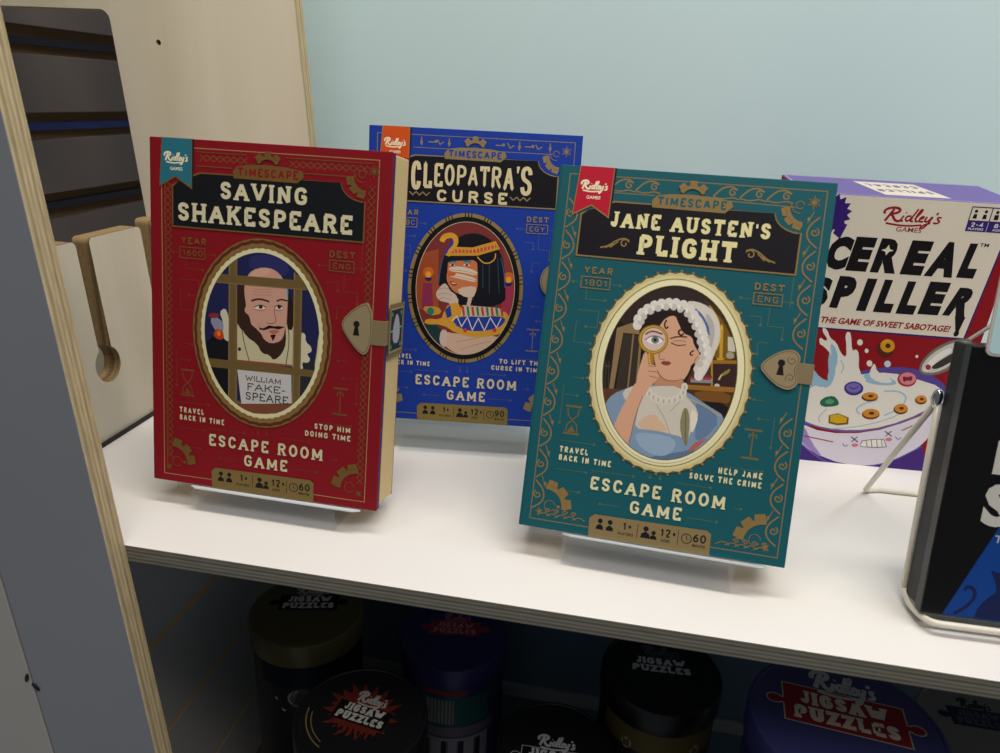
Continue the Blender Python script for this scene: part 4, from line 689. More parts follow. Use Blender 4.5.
["#cfae96",0,61.9,73.5,68.2,72.4,80.8,72.1,99.9,72.4,104.6,71.5,104.1,70.8,100.3,66.3,96.1,62.6,91.7,59.6,86.9,57.5,82.0,56.1,77.0,55.7,74.5,55.9,69.5,57.8,64.9,60.5,62.3,63.2,60.5,66.9,59.4,71.6],
["#9c8270",0.4,75.7,59.7,76.8,60.2,79.2,61.1,82.7,62.4,87.4,64.2,91.8,65.6,95.7,66.9,99.4,67.8],
["#9c8270",0.4,71.6,65.2,72.8,65.6,75.1,66.2,78.7,67.2,83.4,68.4,86.9,69.4,89.3,70.0,90.4,70.4],
["#d29a34",0,61.9,90.1,63.7,93.5,66.5,95.6,70.5,96.3,72.9,95.5,73.7,93.2,82.7,92.4,99.7,93.1,109.8,91.6,112.6,88.5,112.4,87.5,110.2,81.4,107.4,75.8,106.8,74.9,104.1,73.2,93.8,70.6,84.2,70.1,75.6,71.7,68.6,74.1,63.2,77.3,56.9,78.6,49.8,78.1,46.4,79.1,46.8,81.5,50.1,82.7,56.3,82.6,59.8,84.0,60.6,86.9],
["#203f9a",0,70.5,84.0,75.6,85.8,85.3,87.1,99.5,87.8,107.7,87.5,109.8,86.1,109.5,83.7,106.6,80.3,101.0,77.6,92.6,75.5,84.5,75.0,76.8,76.2,71.7,78.4,69.2,81.6],
["#e8d8c0",0.7,68.0,82.2,71.6,86.2,75.8,78.0,80.1,85.9,84.4,75.7,88.7,85.5,94.0,75.9,98.1,86.5,103.3,78.9,106.7,86.7],
["#cdb8a0",0,75.9,95.0,104.3,94.5,109.3,89.7,93.4,86.7,74.4,86.4],
["#b9402c",1.8,76.0,94.1,77.3,86.6],
["#2c7a5a",1.8,79.7,94.2,81.0,86.9],
["#b9402c",1.8,83.5,94.2,84.8,87.1],
["#2c7a5a",1.8,87.3,94.3,88.6,87.4],
["#b9402c",1.8,91.1,94.3,92.4,87.6],
["#2c7a5a",1.8,94.9,94.4,96.2,87.9],
["#b9402c",1.8,98.7,94.5,99.9,88.1],
["#2c7a5a",1.8,102.4,94.5,103.7,88.4],
["#b9402c",1.8,106.2,94.6,107.5,88.6],
["#c43a4a",0,80.4,75.4,80.3,74.7,79.8,74.1,79.2,73.7,78.5,73.7,77.8,73.9,77.3,74.5,77.1,75.2,77.2,75.9,77.7,76.5,78.3,76.9,79.0,76.9,79.7,76.7,80.2,76.1],
["#c43a4a",0,103.5,77.0,103.4,76.2,103.0,75.6,102.4,75.3,101.6,75.2,100.9,75.5,100.5,76.0,100.3,76.7,100.4,77.5,100.8,78.1,101.4,78.4,102.2,78.5,102.9,78.2,103.3,77.7],
["#2a3c8c",0,61.9,90.3,66.1,94.4,67.8,86.0,64.1,83.9],
["#c89432",0,46.4,92.1,53.5,92.6,57.8,91.5,59.4,88.8,57.6,86.7,52.4,85.4,48.1,86.6,44.6,90.1],
["#2c7a6a",0,53.7,88.8,53.4,87.5,52.7,86.4,51.5,85.7,50.3,85.6,49.1,86.1,48.2,87.2,47.9,88.5,48.1,89.8,48.9,90.9,50.0,91.6,51.3,91.7,52.5,91.2,53.3,90.2],
["#cdb8a8",0,61.0,74.8,63.7,74.5,64.9,70.6,64.4,62.8,62.7,60.3,59.7,63.0,58.6,67.0,59.3,72.3]],"cereal":[["#4a2c84",0,33.9,25.5,63.4,11.0,140.2,27.8,152.9,-0.5,45.5,-2.1],
["#5a4a9c",0,32.2,42.5,34.0,51.2,40.4,61.7,51.2,73.9,64.2,83.1,79.5,89.2,93.5,92.8,106.3,94.0,116.8,93.5,125.2,91.5,133.6,88.0,142.0,82.8,148.0,75.8,151.5,67.1,150.7,60.9,145.6,57.3,117.1,49.3,64.0,36.6,35.3,32.2,32.6,36.2],
["#e6e0ee",0,40.7,34.3,53.2,30.2,68.5,29.0,86.5,30.9,103.5,35.8,119.5,43.8,132.5,51.9,142.6,60.1,148.1,60.6,149.3,53.5,148.4,44.6,145.3,33.7,140.3,24.3,133.4,16.5,124.7,9.4,114.4,3.1,102.2,-0.2,88.2,-0.4,74.5,1.6,61.3,5.8,51.1,10.3,43.9,15.0,38.9,22.2,35.9,31.7],
["#a58fd0",0,36.2,35.5,39.9,33.7,43.9,29.2,48.3,22.1,54.2,14.4,61.6,6.4,60.5,5.1,50.8,10.8,43.9,16.1,40.0,21.2,37.1,26.9,35.3,33.2],
["#7a64b4",1.0,40.4,17.4,41.8,16.3,44.8,14.2,49.2,10.9,55.1,6.5,61.3,3.1,67.6,0.6,74.1,-0.9,80.9,-1.4,87.6,-1.4,94.3,-1.0,101.0,-0.0,107.6,1.4,114.1,3.7,120.4,6.9,126.6,11.1,132.6,16.1,137.0,19.9,140.0,22.4,141.4,23.6],
["#efeae0",0,38.1,52.6,45.2,67.8,56.1,77.9,70.8,83.3,83.2,86.6,93.4,88.0,104.0,87.8,115.0,85.8,125.7,83.5,136.0,81.0,142.5,77.3,145.3,72.6,143.2,66.3,136.2,58.5,126.6,50.8,114.2,43.3,101.7,37.8,88.8,34.3,75.9,32.8,63.0,33.1,52.5,34.2,44.7,36.1,39.2,39.0,36.0,42.9],
["#7565ae",1.4,35.8,38.6,37.1,38.2,39.7,37.4,43.6,36.2,48.8,34.6,54.4,33.3,60.3,32.4,66.5,31.9,73.0,31.6,79.6,32.0,86.2,32.8,93.0,34.2,99.8,36.2,106.4,38.6,112.9,41.5,119.2,44.9,125.3,48.9,130.7,52.8,135.4,56.7,139.3,60.6,142.6,64.5,145.0,67.4,146.7,69.3,147.5,70.3],
["#a9cbe0",1.4,97.7,71.7,98.5,71.8,100.0,71.9,102.2,72.2,105.2,72.6,108.0,72.5,110.6,72.0,113.0,71.1,115.1,69.6,116.5,67.9,117.0,65.9,116.8,63.5,115.7,60.9,114.3,58.4,112.5,56.2,110.2,54.1,107.5,52.3,105.6,50.9,104.2,50.0,103.6,49.6],
["#a9cbe0",1.4,94.6,63.2,94.0,63.0,92.8,62.5,91.0,61.7,88.5,60.7,86.3,59.6,84.4,58.4,82.7,57.0,81.3,55.6,80.5,54.2,80.3,52.9,80.9,51.7,82.1,50.5,83.0,49.6,83.6,49.0,83.9,48.7],
["#a9cbe0",1.0,53.4,38.3,53.3,38.5,52.9,39.0,52.4,39.8,51.7,40.8,51.5,42.1,51.9,43.7,52.7,45.6,54.0,47.9,55.0,49.5,55.7,50.6,56.0,51.2],
["#a9cbe0",1.0,63.9,32.9,65.0,33.1,67.2,33.4,70.6,34.0,75.0,34.7,79.8,35.8,84.9,37.2,90.4,39.0,96.2,41.2,101.5,43.5,106.3,46.0,110.6,48.6,114.3,51.3,117.1,53.3,119.0,54.7,119.9,55.3],
["#9cc3dc",0,79.9,85.8,83.5,85.7,87.5,85.5,91.9,85.4,96.5,84.6,101.3,83.1,104.4,81.3,105.8,79.5,104.0,78.0,99.0,77.1,93.3,76.8,87.0,77.2,82.5,78.1,80.0,79.4,78.6,81.5,78.3,84.5],
["#efeae0",0,82.3,86.8,82.8,91.8,83.4,94.6,84.1,95.1,85.4,93.5,87.3,89.7,91.1,86.8,96.9,84.9,100.5,82.7,102.1,80.4,99.7,79.2,93.6,79.1,88.4,80.4,84.2,83.0],
["#efeae0",0,82.5,95.2,82.5,94.0,82.2,93.0,81.4,92.4,80.4,92.3,79.4,92.8,78.5,93.7,78.0,94.8,77.9,96.0,78.3,97.0,79.1,97.6,80.1,97.7,81.1,97.2,81.9,96.3],
["#9cc3dc",0,32.6,88.8,35.7,87.1,38.9,84.4,42.5,80.7,46.6,78.1,51.5,76.5,52.3,79.6,49.2,87.3,47.3,94.6,46.6,101.4,48.0,103.9,51.5,102.3,54.8,100.1,58.1,97.5,61.7,97.3,65.5,99.6,69.2,97.0,72.8,89.4,74.1,82.6,73.0,76.5,67.3,70.4,57.0,64.3,47.9,60.8,39.9,60.1,34.6,67.3,32.2,82.3],
["#efeae0",0,37.8,122.5,39.8,121.2,41.6,119.0,43.3,115.8,45.6,113.4,48.6,111.7,51.5,108.6,54.3,104.0,57.1,100.8,59.7,99.1,60.3,101.1,58.9,106.8,57.6,111.5,56.2,115.2,55.8,118.0,56.2,120.0,57.2,120.5,58.9,119.7,60.7,115.6,62.8,108.1,64.6,104.9,66.1,106.0,67.6,105.6,69.2,103.8,70.8,99.1,72.5,91.4,75.9,85.2,81.0,80.7,81.8,74.7,78.3,67.3,71.9,62.6,62.4,60.7,53.0,58.2,43.7,55.2,37.7,55.2,35.3,58.1,35.6,62.8,38.7,69.2,42.7,71.6,47.6,70.1,51.3,70.4,54.0,72.7,55.3,77.4,55.5,84.4,54.0,90.7,50.9,96.4,47.4,101.0,43.5,104.5,40.3,106.9,37.8,108.1,36.5,110.2,36.2,113.1,37.4,113.6,40.0,111.9,41.6,111.6,42.3,112.6,41.1,114.7,38.2,117.8,36.8,120.3,36.8,122.2],
["#9cc3dc",0,46.2,109.6,48.8,107.9,51.3,104.7,53.7,100.0,54.8,93.8,54.5,85.8,53.8,79.2,52.7,74.1,51.5,74.5,50.1,80.4,49.7,86.4,50.0,92.4,48.9,99.1,46.3,106.7],
["#9cc3dc",0.8,57.1,95.9,57.4,95.6,57.9,94.9,58.6,93.9,59.6,92.5,60.3,91.0,60.7,89.6,60.7,88.1,60.4,86.6,60.2,85.4,60.0,84.7,59.9,84.3],
["#efeae0",0,70.5,112.6,70.6,111.4,70.2,110.5,69.5,109.9,68.5,109.8,67.5,110.2,66.6,111.1,66.1,112.2,66.1,113.4,66.5,114.3,67.2,114.9,68.2,115.0,69.2,114.6,70.0,113.7],
["#efeae0",0,76.8,105.8,76.8,105.0,76.6,104.3,76.1,103.9,75.4,103.8,74.7,104.1,74.1,104.7,73.7,105.5,73.7,106.4,73.9,107.1,74.4,107.5,75.1,107.5,75.8,107.2,76.4,106.6],
["#c8dce8",0,96.9,96.1,97.0,94.8,96.5,93.7,95.7,93.1,94.5,93.0,93.3,93.5,92.4,94.4,91.8,95.6,91.7,96.9,92.2,98.0,93.0,98.6,94.2,98.7,95.3,98.2,96.3,97.3],
["#efeae0",0,116.3,104.4,116.3,103.8,116.1,103.3,115.7,103.0,115.2,103.0,114.6,103.2,114.2,103.6,113.9,104.2,113.9,104.7,114.1,105.2,114.5,105.5,115.0,105.6,115.5,105.4,116.0,104.9],
["#efeae0",0,39.1,74.4,39.1,73.1,38.5,72.1,37.5,71.4,36.3,71.3,35.0,71.8,34.0,72.7,33.5,73.8,33.5,75.1,34.1,76.1,35.1,76.8,36.3,76.9,37.6,76.4,38.6,75.5],
["#efeae0",0,36.9,68.0,36.9,66.8,36.3,65.7,35.3,65.1,34.0,65.0,32.8,65.4,31.8,66.3,31.2,67.5,31.2,68.8,31.8,69.8,32.8,70.5,34.1,70.6,35.4,70.1,36.4,69.2],
["#efeae0",0,46.7,64.8,46.7,63.6,46.1,62.5,45.1,61.9,43.8,61.8,42.6,62.2,41.6,63.1,41.0,64.3,41.0,65.6,41.6,66.6,42.6,67.3,43.9,67.4,45.1,67.0,46.1,66.0],
["#efeae0",0,51.3,68.4,51.3,67.1,50.7,66.1,49.7,65.4,48.5,65.3,47.2,65.7,46.2,66.6,45.6,67.8,45.7,69.1,46.2,70.1,47.2,70.8,48.5,70.9,49.7,70.4,50.7,69.5],
["#5a2418",0,96.1,109.4,96.4,105.9,95.2,103.0,92.9,101.2,89.9,100.9,86.8,102.2,84.1,104.8,82.6,108.2,82.4,111.7,83.5,114.6,85.8,116.3,88.8,116.6,91.9,115.3,94.5,112.7],
["#dd9c20",0,95.8,111.8,96.0,110.1,95.6,108.4,94.7,107.1,93.4,106.2,91.7,105.7,89.9,105.9,88.2,106.5,86.6,107.7,85.4,109.2,84.7,110.9,84.5,112.7,84.9,114.3,85.8,115.6,87.1,116.5,88.7,117.0,90.5,116.8,92.3,116.2,93.8,115.0,95.0,113.5],
["#4a2418",0,92.6,111.6,92.6,110.7,92.3,109.9,91.5,109.4,90.6,109.3,89.7,109.7,89.0,110.3,88.5,111.2,88.5,112.1,88.9,112.9,89.6,113.4,90.5,113.4,91.4,113.1,92.1,112.4],
["#f0c860",0.5,85.8,113.9,85.9,114.0,86.2,114.2,86.6,114.5,87.1,114.9,87.7,115.2,88.4,115.4,89.2,115.5,90.1,115.5,90.7,115.5,91.2,115.5,91.4,115.5],
["#6b3418",0,94.6,65.9,94.4,64.1,92.9,62.5,90.5,61.5,87.5,61.2,84.6,61.7,82.4,62.9,81.3,64.6,81.6,66.4,83.1,68.0,85.5,69.0,88.5,69.3,91.3,68.8,93.5,67.5],
["#d98e2c",0,94.2,66.9,94.0,65.3,92.6,64.0,90.3,63.1,87.6,62.8,85.0,63.3,83.0,64.3,82.0,65.7,82.2,67.2,83.6,68.6,85.9,69.5,88.6,69.7,91.2,69.3,93.2,68.3],
["#5a2c18",0,90.6,66.5,90.5,66.0,90.0,65.5,89.2,65.2,88.3,65.1,87.3,65.3,86.6,65.6,86.3,66.1,86.4,66.6,86.9,67.1,87.7,67.4,88.6,67.5,89.5,67.4,90.2,67.0],
["#6b3418",0,99.9,50.3,99.8,48.1,98.2,46.3,95.5,45.1,92.3,44.8,89.1,45.4,86.7,46.9,85.5,48.8,85.7,50.9,87.3,52.8,90.0,54.0,93.2,54.3,96.3,53.6,98.7,52.2],
["#d98e2c",0,99.5,51.3,99.3,49.4,97.8,47.8,95.3,46.8,92.3,46.5,89.4,47.0,87.2,48.2,86.1,49.9,86.3,51.8,87.8,53.4,90.3,54.4,93.3,54.7,96.2,54.2,98.4,53.0],
["#5a2c18",0,95.5,50.9,95.4,50.2,94.9,49.7,94.0,49.3,93.0,49.2,92.0,49.4,91.2,49.8,90.8,50.4,90.9,51.0,91.4,51.6,92.3,52.0,93.3,52.1,94.3,51.9,95.1,51.5],
["#6b3418",0,121.1,57.1,121.0,55.0,119.9,53.3,117.8,52.1,115.3,51.9,112.7,52.6,110.7,54.0,109.6,56.0,109.6,58.0,110.8,59.8,112.8,60.9,115.4,61.2,117.9,60.5,119.9,59.0],
["#d98e2c",0,120.6,58.1,120.6,56.3,119.5,54.7,117.6,53.8,115.3,53.5,113.0,54.1,111.2,55.4,110.2,57.1,110.2,58.9,111.3,60.4,113.2,61.4,115.5,61.6,117.8,61.0,119.6,59.8],
["#5a2c18",0,117.6,57.8,117.6,57.2,117.2,56.6,116.5,56.3,115.7,56.2,114.9,56.4,114.3,56.8,113.9,57.4,113.9,58.1,114.3,58.6,115.0,58.9,115.8,59.0,116.6,58.8,117.2,58.4],
["#6b3418",0,133.5,66.9,133.6,65.1,132.7,63.6,131.0,62.7,129.0,62.5,126.9,63.1,125.2,64.3,124.2,66.0,124.2,67.8,125.1,69.3,126.8,70.2,128.8,70.4,130.9,69.8,132.6,68.6],
["#d98e2c",0,133.1,67.9,133.1,66.4,132.3,65.1,130.8,64.3,129.0,64.1,127.1,64.6,125.7,65.7,124.8,67.1,124.8,68.6,125.6,69.9,127.1,70.7,128.9,70.9,130.8,70.4,132.3,69.3],
["#5a2c18",0,130.7,67.7,130.7,67.1,130.5,66.7,129.9,66.4,129.3,66.3,128.7,66.5,128.1,66.9,127.9,67.4,127.9,67.9,128.1,68.4,128.7,68.6,129.3,68.7,129.9,68.5,130.5,68.2],
["#4a3a86",0,81.0,72.5,81.1,70.3,80.2,68.3,78.5,66.7,76.2,65.7,73.5,65.4,70.8,65.9,68.4,67.2,66.6,69.0,65.6,71.1,65.5,73.3,66.4,75.4,68.1,77.0,70.4,77.9,73.1,78.2,75.8,77.7,78.2,76.4,80.0,74.7],
["#7d6cc0",0,79.1,73.0,79.1,71.4,78.4,70.0,77.1,68.9,75.2,68.2,73.2,68.0,71.1,68.4,69.3,69.2,67.9,70.4,67.2,71.9,67.2,73.4,67.9,74.8,69.3,75.9,71.1,76.6,73.1,76.8,75.2,76.5,77.0,75.6,78.3,74.4],
["#4a3a86",1,69.3,72.7,69.6,72.6,70.1,72.4,70.9,72.1,71.9,71.6,72.9,71.5,73.8,71.6,74.7,72.1,75.5,72.7,76.1,73.3,76.5,73.6,76.7,73.8],
["#2a6b50",0,49.2,58.0,50.9,60.4,53.5,62.2,56.8,63.3,59.7,63.0,62.1,61.2,63.9,59.1,64.9,57.0,64.3,55.3,62.0,54.3,58.7,53.4,54.3,52.8,51.1,53.6,49.3,55.7],
["#5aa080",0,53.0,58.1,55.3,60.2,57.7,60.5,60.3,59.1,60.6,57.6,58.8,56.0,56.3,55.6,53.4,56.6],
["#b03048",0,120.4,84.6,120.6,82.3,119.9,80.2,118.3,78.5,116.1,77.5,113.4,77.3,110.8,77.8,108.3,79.1,106.5,81.0,105.4,83.2,105.3,85.5,106.0,87.6,107.6,89.3,109.9,90.3,112.5,90.5,115.1,89.9,117.5,88.6,119.4,86.8],
["#e08a96",0,119.8,85.1,119.9,83.2,119.2,81.5,117.8,80.1,115.9,79.3,113.6,79.1,111.3,79.5,109.3,80.6,107.7,82.1,106.8,83.9,106.7,85.8,107.4,87.6,108.8,88.9,110.7,89.8,112.9,90.0,115.2,89.5,117.3,88.5,118.9,86.9],
["#8a2436",0,109.8,86.4,111.9,85.8,113.8,86.1,115.4,87.2,116.5,86.5,117.1,83.8,116.4,82.7,114.6,83.0,112.9,82.6,111.5,81.5,110.3,82.4,109.2,85.3],
["#7a5a10",0,59.2,45.2,66.2,48.0,75.8,44.7,76.9,38.5,68.6,36.6,60.5,37.9],
["#d8b020",0,60.6,45.3,67.0,47.2,74.4,44.2,75.1,40.0,67.8,38.4,61.5,39.5],
["#a82030",0.9,42.7,23.8,68.7,20.4],
["#a82030",0.9,121.4,37.0,128.8,42.6],
["#20403c",0.8,81.9,27.0,89.0,22.5],
["#20403c",0.8,83.5,21.9,87.3,27.5],
["#e07a90",0,89.9,19.5,89.8,18.7,89.2,18.1,88.2,17.6,87.0,17.5,85.8,17.7,84.9,18.2,84.5,18.9,84.5,19.7,85.1,20.4,86.2,20.8,87.4,20.9,88.5,20.7,89.4,20.2],
["#20403c",0.8,108.1,35.2,115.1,30.8],
["#20403c",0.8,109.7,30.2,113.4,35.7],
["#e07a90",0,116.0,27.9,115.9,27.1,115.4,26.5,114.4,26.0,113.2,25.9,112.0,26.1,111.1,26.6,110.7,27.3,110.8,28.1,111.3,28.7,112.3,29.2,113.5,29.3,114.7,29.1,115.6,28.6],
["#7a64b4",0.7,76.6,20.1,76.7,19.9,77.1,19.4,77.6,18.8,78.2,17.9,78.9,17.4,79.5,17.3,80.2,17.6,80.7,18.2,81.2,18.6,81.5,18.9,81.6,19.1],
["#7a64b4",0.7,117.9,30.9,118.1,30.7,118.5,30.3,119.1,29.8,119.9,29.1,120.6,28.7,121.2,28.7,121.7,29.0,122.1,29.7,122.4,30.2,122.6,30.5,122.7,30.7],
["#f6f2e8",0,93.6,23.6,98.2,25.4,102.7,26.7,107.1,27.4,110.2,26.0,112.1,22.4,110.3,20.2,105.0,19.5,99.9,18.8,94.9,18.3,92.2,19.2,91.6,21.5],
["#3a3a44",0.5,91.6,19.5,91.9,23.9,100.5,26.3,109.4,27.2,113.5,20.2],
["#3a3a44",0.5,91.8,18.4,102.5,18.6,113.1,20.2],
["#3a3a44",0.5,95.5,24.4,97.7,18.6],
["#3a3a44",0.5,99.2,25.7,101.6,19.0],
["#3a3a44",0.5,103.4,26.6,106.0,19.4],
["#3a3a44",0.5,107.3,27.0,109.8,20.3],
["#8a8480",3.6,148.8,120.8,156.2,127.9,168.1,139.9],
["#c9c4bc",1.6,149.1,121.6,155.9,128.7,167.8,140.7],
["#7d7873",0,119.7,93.9,119.5,97.6,120.6,102.0,123.0,107.1,126.3,111.6,130.5,115.6,135.0,118.7,139.7,120.9,144.4,122.2,149.1,122.6,152.0,121.6,153.3,119.3,153.2,115.4,151.7,109.9,149.1,104.2,145.4,98.3,141.3,93.9,136.7,91.0,131.9,89.3,127.1,88.9,123.5,89.5,121.1,91.2],
["#d6d1c9",0,121.5,94.5,121.5,97.9,122.8,101.9,125.3,106.4,128.5,110.4,132.4,113.9,136.4,116.7,140.6,118.8,144.5,120.1,148.1,120.6,150.3,120.0,151.1,118.3,150.7,115.1,149.2,110.4,146.8,105.5,143.5,100.3,139.8,96.2,135.7,93.2,131.6,91.6,127.3,91.2,124.2,91.4,122.4,92.3],
["#f2efe9",0,123.6,95.1,124.4,98.3,126.3,102.2,129.3,106.7,132.6,110.4,136.1,113.1,138.7,113.6,140.2,111.9,138.9,109.1,134.7,105.1,131.5,101.1,129.4,97.2,128.0,94.4,127.3,92.8,126.1,92.4,124.2,93.2],
["#3c3a36",0,129.3,97.4,131.7,100.3,135.1,103.9,139.3,107.9,142.7,110.9,145.3,113.0,146.6,112.2,146.7,108.5,144.6,104.5,140.5,100.2,136.8,97.1,133.5,95.2,130.9,94.7,129.0,95.5],
["#a8324a",0,128.4,96.1,128.5,95.1,128.1,94.2,127.4,93.6,126.4,93.5,125.4,93.9,124.6,94.7,124.1,95.7,124.0,96.8,124.3,97.7,125.1,98.3,126.0,98.3,127.0,97.9,127.9,97.2]]}

# ------------------------------------------------------------------ the display unit
LEAN = -0.072                                # the uprights stand a few degrees off plumb
def shx(x, z): return x + LEAN * z

def two_mat_box(name, dims, face, edge, edge_axis, shear=0.0, bevel=0.0006, parent=None, edge_dir=None):
    bm = bmesh.new(); fs = box_bm(bm, *dims, shear=shear); bmesh.ops.recalc_face_normals(bm, faces=bm.faces[:])
    for f in bm.faces:
        n = f.normal
        f.material_index = 1 if any(abs(n[a]) > .9 for a in edge_axis) else 0
    return finish(bm, name, [face, edge], parent, bevel)

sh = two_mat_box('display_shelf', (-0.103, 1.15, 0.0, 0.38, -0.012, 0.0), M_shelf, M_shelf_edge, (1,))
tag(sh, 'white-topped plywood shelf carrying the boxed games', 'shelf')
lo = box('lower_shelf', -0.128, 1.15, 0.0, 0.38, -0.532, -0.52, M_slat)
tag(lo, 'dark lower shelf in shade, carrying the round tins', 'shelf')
up = two_mat_box('upright_board', (-0.083, 0.0, -0.015, 0.0, -0.62, 0.75), M_greypaint, M_up_edge, (0, 2), shear=LEAN)
tag(up, 'grey-faced plywood upright with pale laminated edge at the front left', 'board')
nb = box('side_panel', -0.42, -0.0845, -0.015, 0.0, -0.62, 0.75, M_greypaint2, None, 0.0006, LEAN)
tag(nb, 'paler grey panel beyond the dark seam at the bottom left', 'panel')
# two small dark clips on the seam
cl = empty('seam_clip', (-0.0755, -0.0155, -0.112))
tag(cl, 'pair of tiny black leaf-shaped clips on the seam between the grey panels', 'clip')
for (cx, cz, rot) in ((-0.0027, 0.0035, 15), (0.0028, -0.0032, -40)):
    pts = [(math.cos(a) * 0.0012, math.sin(a) * 0.0036) for a in [i * math.pi / 8 for i in range(16)]]
    r = math.radians(-rot)
    pts = [(cx + x * math.cos(r) - y * math.sin(r), cz + x * math.sin(r) + y * math.cos(r)) for x, y in pts]
    plate('clip_half', [pts], 0, 0.0009, lambda u, v, d: Vector((u, -d, v)), M_black, M_black, cl)

# low notched divider, running front to back
def divider_outline():
    y0, y1, h = 0.0, 0.2395, 0.1595
    def slot(yc, wd, r, zc):                 # from the front edge of the slot round the keyhole
        a = math.degrees(math.asin(wd / 2 / r))
        return [(yc - wd / 2, zc + 0.02)] + arcp(yc, zc, r, r, 90 + a, 450 - a, 22) + [(yc + wd / 2, zc + 0.02)]
    rr = 0.0045
    pts = [(y0, 0.0006)]
    pts += [(y0, h)]
    e1, e2, e3 = 0.1345, 0.149, 0.2115
    pts += arcp(e1 - rr, h - rr, rr, rr, 90, 0, 5) + slot((e1 + e2) / 2, e2 - e1, 0.0145, 0.0605) + arcp(e2 + rr, h - rr, rr, rr, 180, 90, 5)
    pts += arcp(e3 - rr, h - rr, rr, rr, 90, 0, 5) + slot(e3 + 0.00725, 0.0145, 0.0145, 0.0605) + arcp(e3 + 0.0145 + rr, h + .003 - rr, rr, rr, 180, 90, 5)
    pts += [(y1, h + .003), (y1, 0.0006)]
    return pts
dv = plate('notched_divider', [divider_outline()], 0, 0.015, lambda u, v, d: Vector((shx(-0.103 - d, v), u, v)), M_birch_pale, M_low_edge)
tag(dv, 'low pale plywood divider with a keyhole-shaped slot behind the upright', 'divider')
foot = box('gap_shadow_strip', -0.1025, -0.1005, 0.004, 0.236, 0.0, 0.0035, M_black, dv, 0.0003)  # shadow of the gap under the divider, built as a black strip
foot['label'] = 'black strip standing in for the gap shadow along the foot of the divider'

# tall back board with the window cut in it
def rrect(x0, x1, z0, z1, r): return arcp(x1 - r, z1 - r, r, r, 90, 0, 6) + arcp(x1 - r, z0 + r, r, r, 0, -90, 6) + arcp(x0 + r, z0 + r, r, r, 270, 180, 6) + arcp(x0 + r, z1 - r, r, r, 180, 90, 6)
XB = 0.0445
bb = plate('back_board', [[(-0.45, 0.0006), (XB, 0.0006), (XB, 0.6), (-0.45, 0.6)], rrect(-0.275, -0.1155, 0.06, 0.3265, 0.008), arcp(-0.0757, 0.3035, 0.0022, 0.0022, 0, 360, 16)[:-1]],
           0, 0.015, lambda u, v, d: Vector((shx(u, v), 0.24 + d, v)), M_birch, M_board_edge)
tag(bb, 'tall birch plywood back board with a large window cut-out and a small drilled hole', 'board')

# the painted back wall
wl = box('wall_back', -0.13, 1.25, 0.38, 0.395, -0.012, 0.9, M_wall, None, 0.0)
tag(wl, kind='structure')

lw = box('wall_lower', -0.13, 1.25, 0.38, 0.395, -0.535, -0.0122, noisy('wall_lower_darker', '#4c6474', '#506878', (3, 3, 3), 0.6), None, 0.0)  # wall below the shelf, coloured darker than the part above
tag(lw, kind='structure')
bt = box('trim_1', -0.1, 1.2, 0.3745, 0.3798, -0.432, -0.414, M_greypaint, None, 0.0005)
tag(bt, kind='structure')

# slatwalls
def slatwall(name, x, y0, y1, z0, z1, grooves, gh, slat, ledge, insert, label, thick=0.014):
    t = empty(name, (x, (y0 + y1) / 2, z0))
    def bx(n, a0, a1, b0, b1, c0, c1, m, bev=0.0004): return box(n, a0 - x, a1 - x, b0 - (y0 + y1) / 2, b1 - (y0 + y1) / 2, c0 - z0, c1 - z0, m, t, bev)
    bx('backing_board', x - thick - 0.004, x - thick, y0, y1, z0, z1, ledge)
    zs = [z0] + [g for q in sorted(grooves) for g in (q - gh / 2, q + gh / 2)] + [z1]
    for a, b in zip(zs[0::2], zs[1::2]):
        if b - a > 0.004: bx('slat', x - thick, x, y0, y1, a, b, slat, 0.0008)
    if insert:
        for i, g in enumerate(sorted(grooves)):
            if thick < .01: bx('groove_edging', x - thick, x - .0004, y0, y1, g - gh * .5, g + gh * .5, insert[0], 0); continue
            bx('groove_insert', x - thick, x - 0.006, y0 + .03, y1 - 0.02, g - gh * .18, g + gh * .12, insert[i % len(insert)])
    return tag(t, label, 'slatwall')
slatwall('slatwall', -0.104, 0.002, 0.375, -0.5195, -0.013, [-0.2195, -0.325, -0.431, -0.115], 0.0036, M_slat_low, M_mdf_low, [M_mdf_low],
         'dark slatted side wall with thin ochre grooves under the shelf', 0.004)
slatwall('slatwall', -0.335, 0.262, 0.95, 0.0, 0.62, [0.308, 0.2235, 0.14, 0.056, 0.39, 0.475, 0.56], 0.027, M_slat, M_mdf,
         [pm('#1c2c66', 0.4, name='blue_reflection_strip'), pm('#1a1a26', 0.4, name='dark_strip')],  # blue reflection on the metal inserts is put into the first colour
         'dark grey slatted wall with brown grooves seen through the window in the plywood')

# ------------------------------------------------------------------ escape room game boxes
W, H = 160.0, 226.5
def fxf(u, v, d): return Vector(((u - 80) / 1000, -d / 1000, v / 1000))
def sxf(u, v, d): return Vector((0.08 + d / 1000, u / 1000, v / 1000))   # right-hand side: u runs backwards, v up

def scroll(P, col, x, y, r, dirx, diry, w=.7, turns=1.25, a0=0):
    pts = []
    for i in range(15):
        a = a0 + turns * 2 * math.pi * i / 14; q = r * (1 - .78 * i / 14)
        pts.append((x + dirx * q * math.cos(a), y + diry * q * math.sin(a)))
    P.line(col, w, pts)

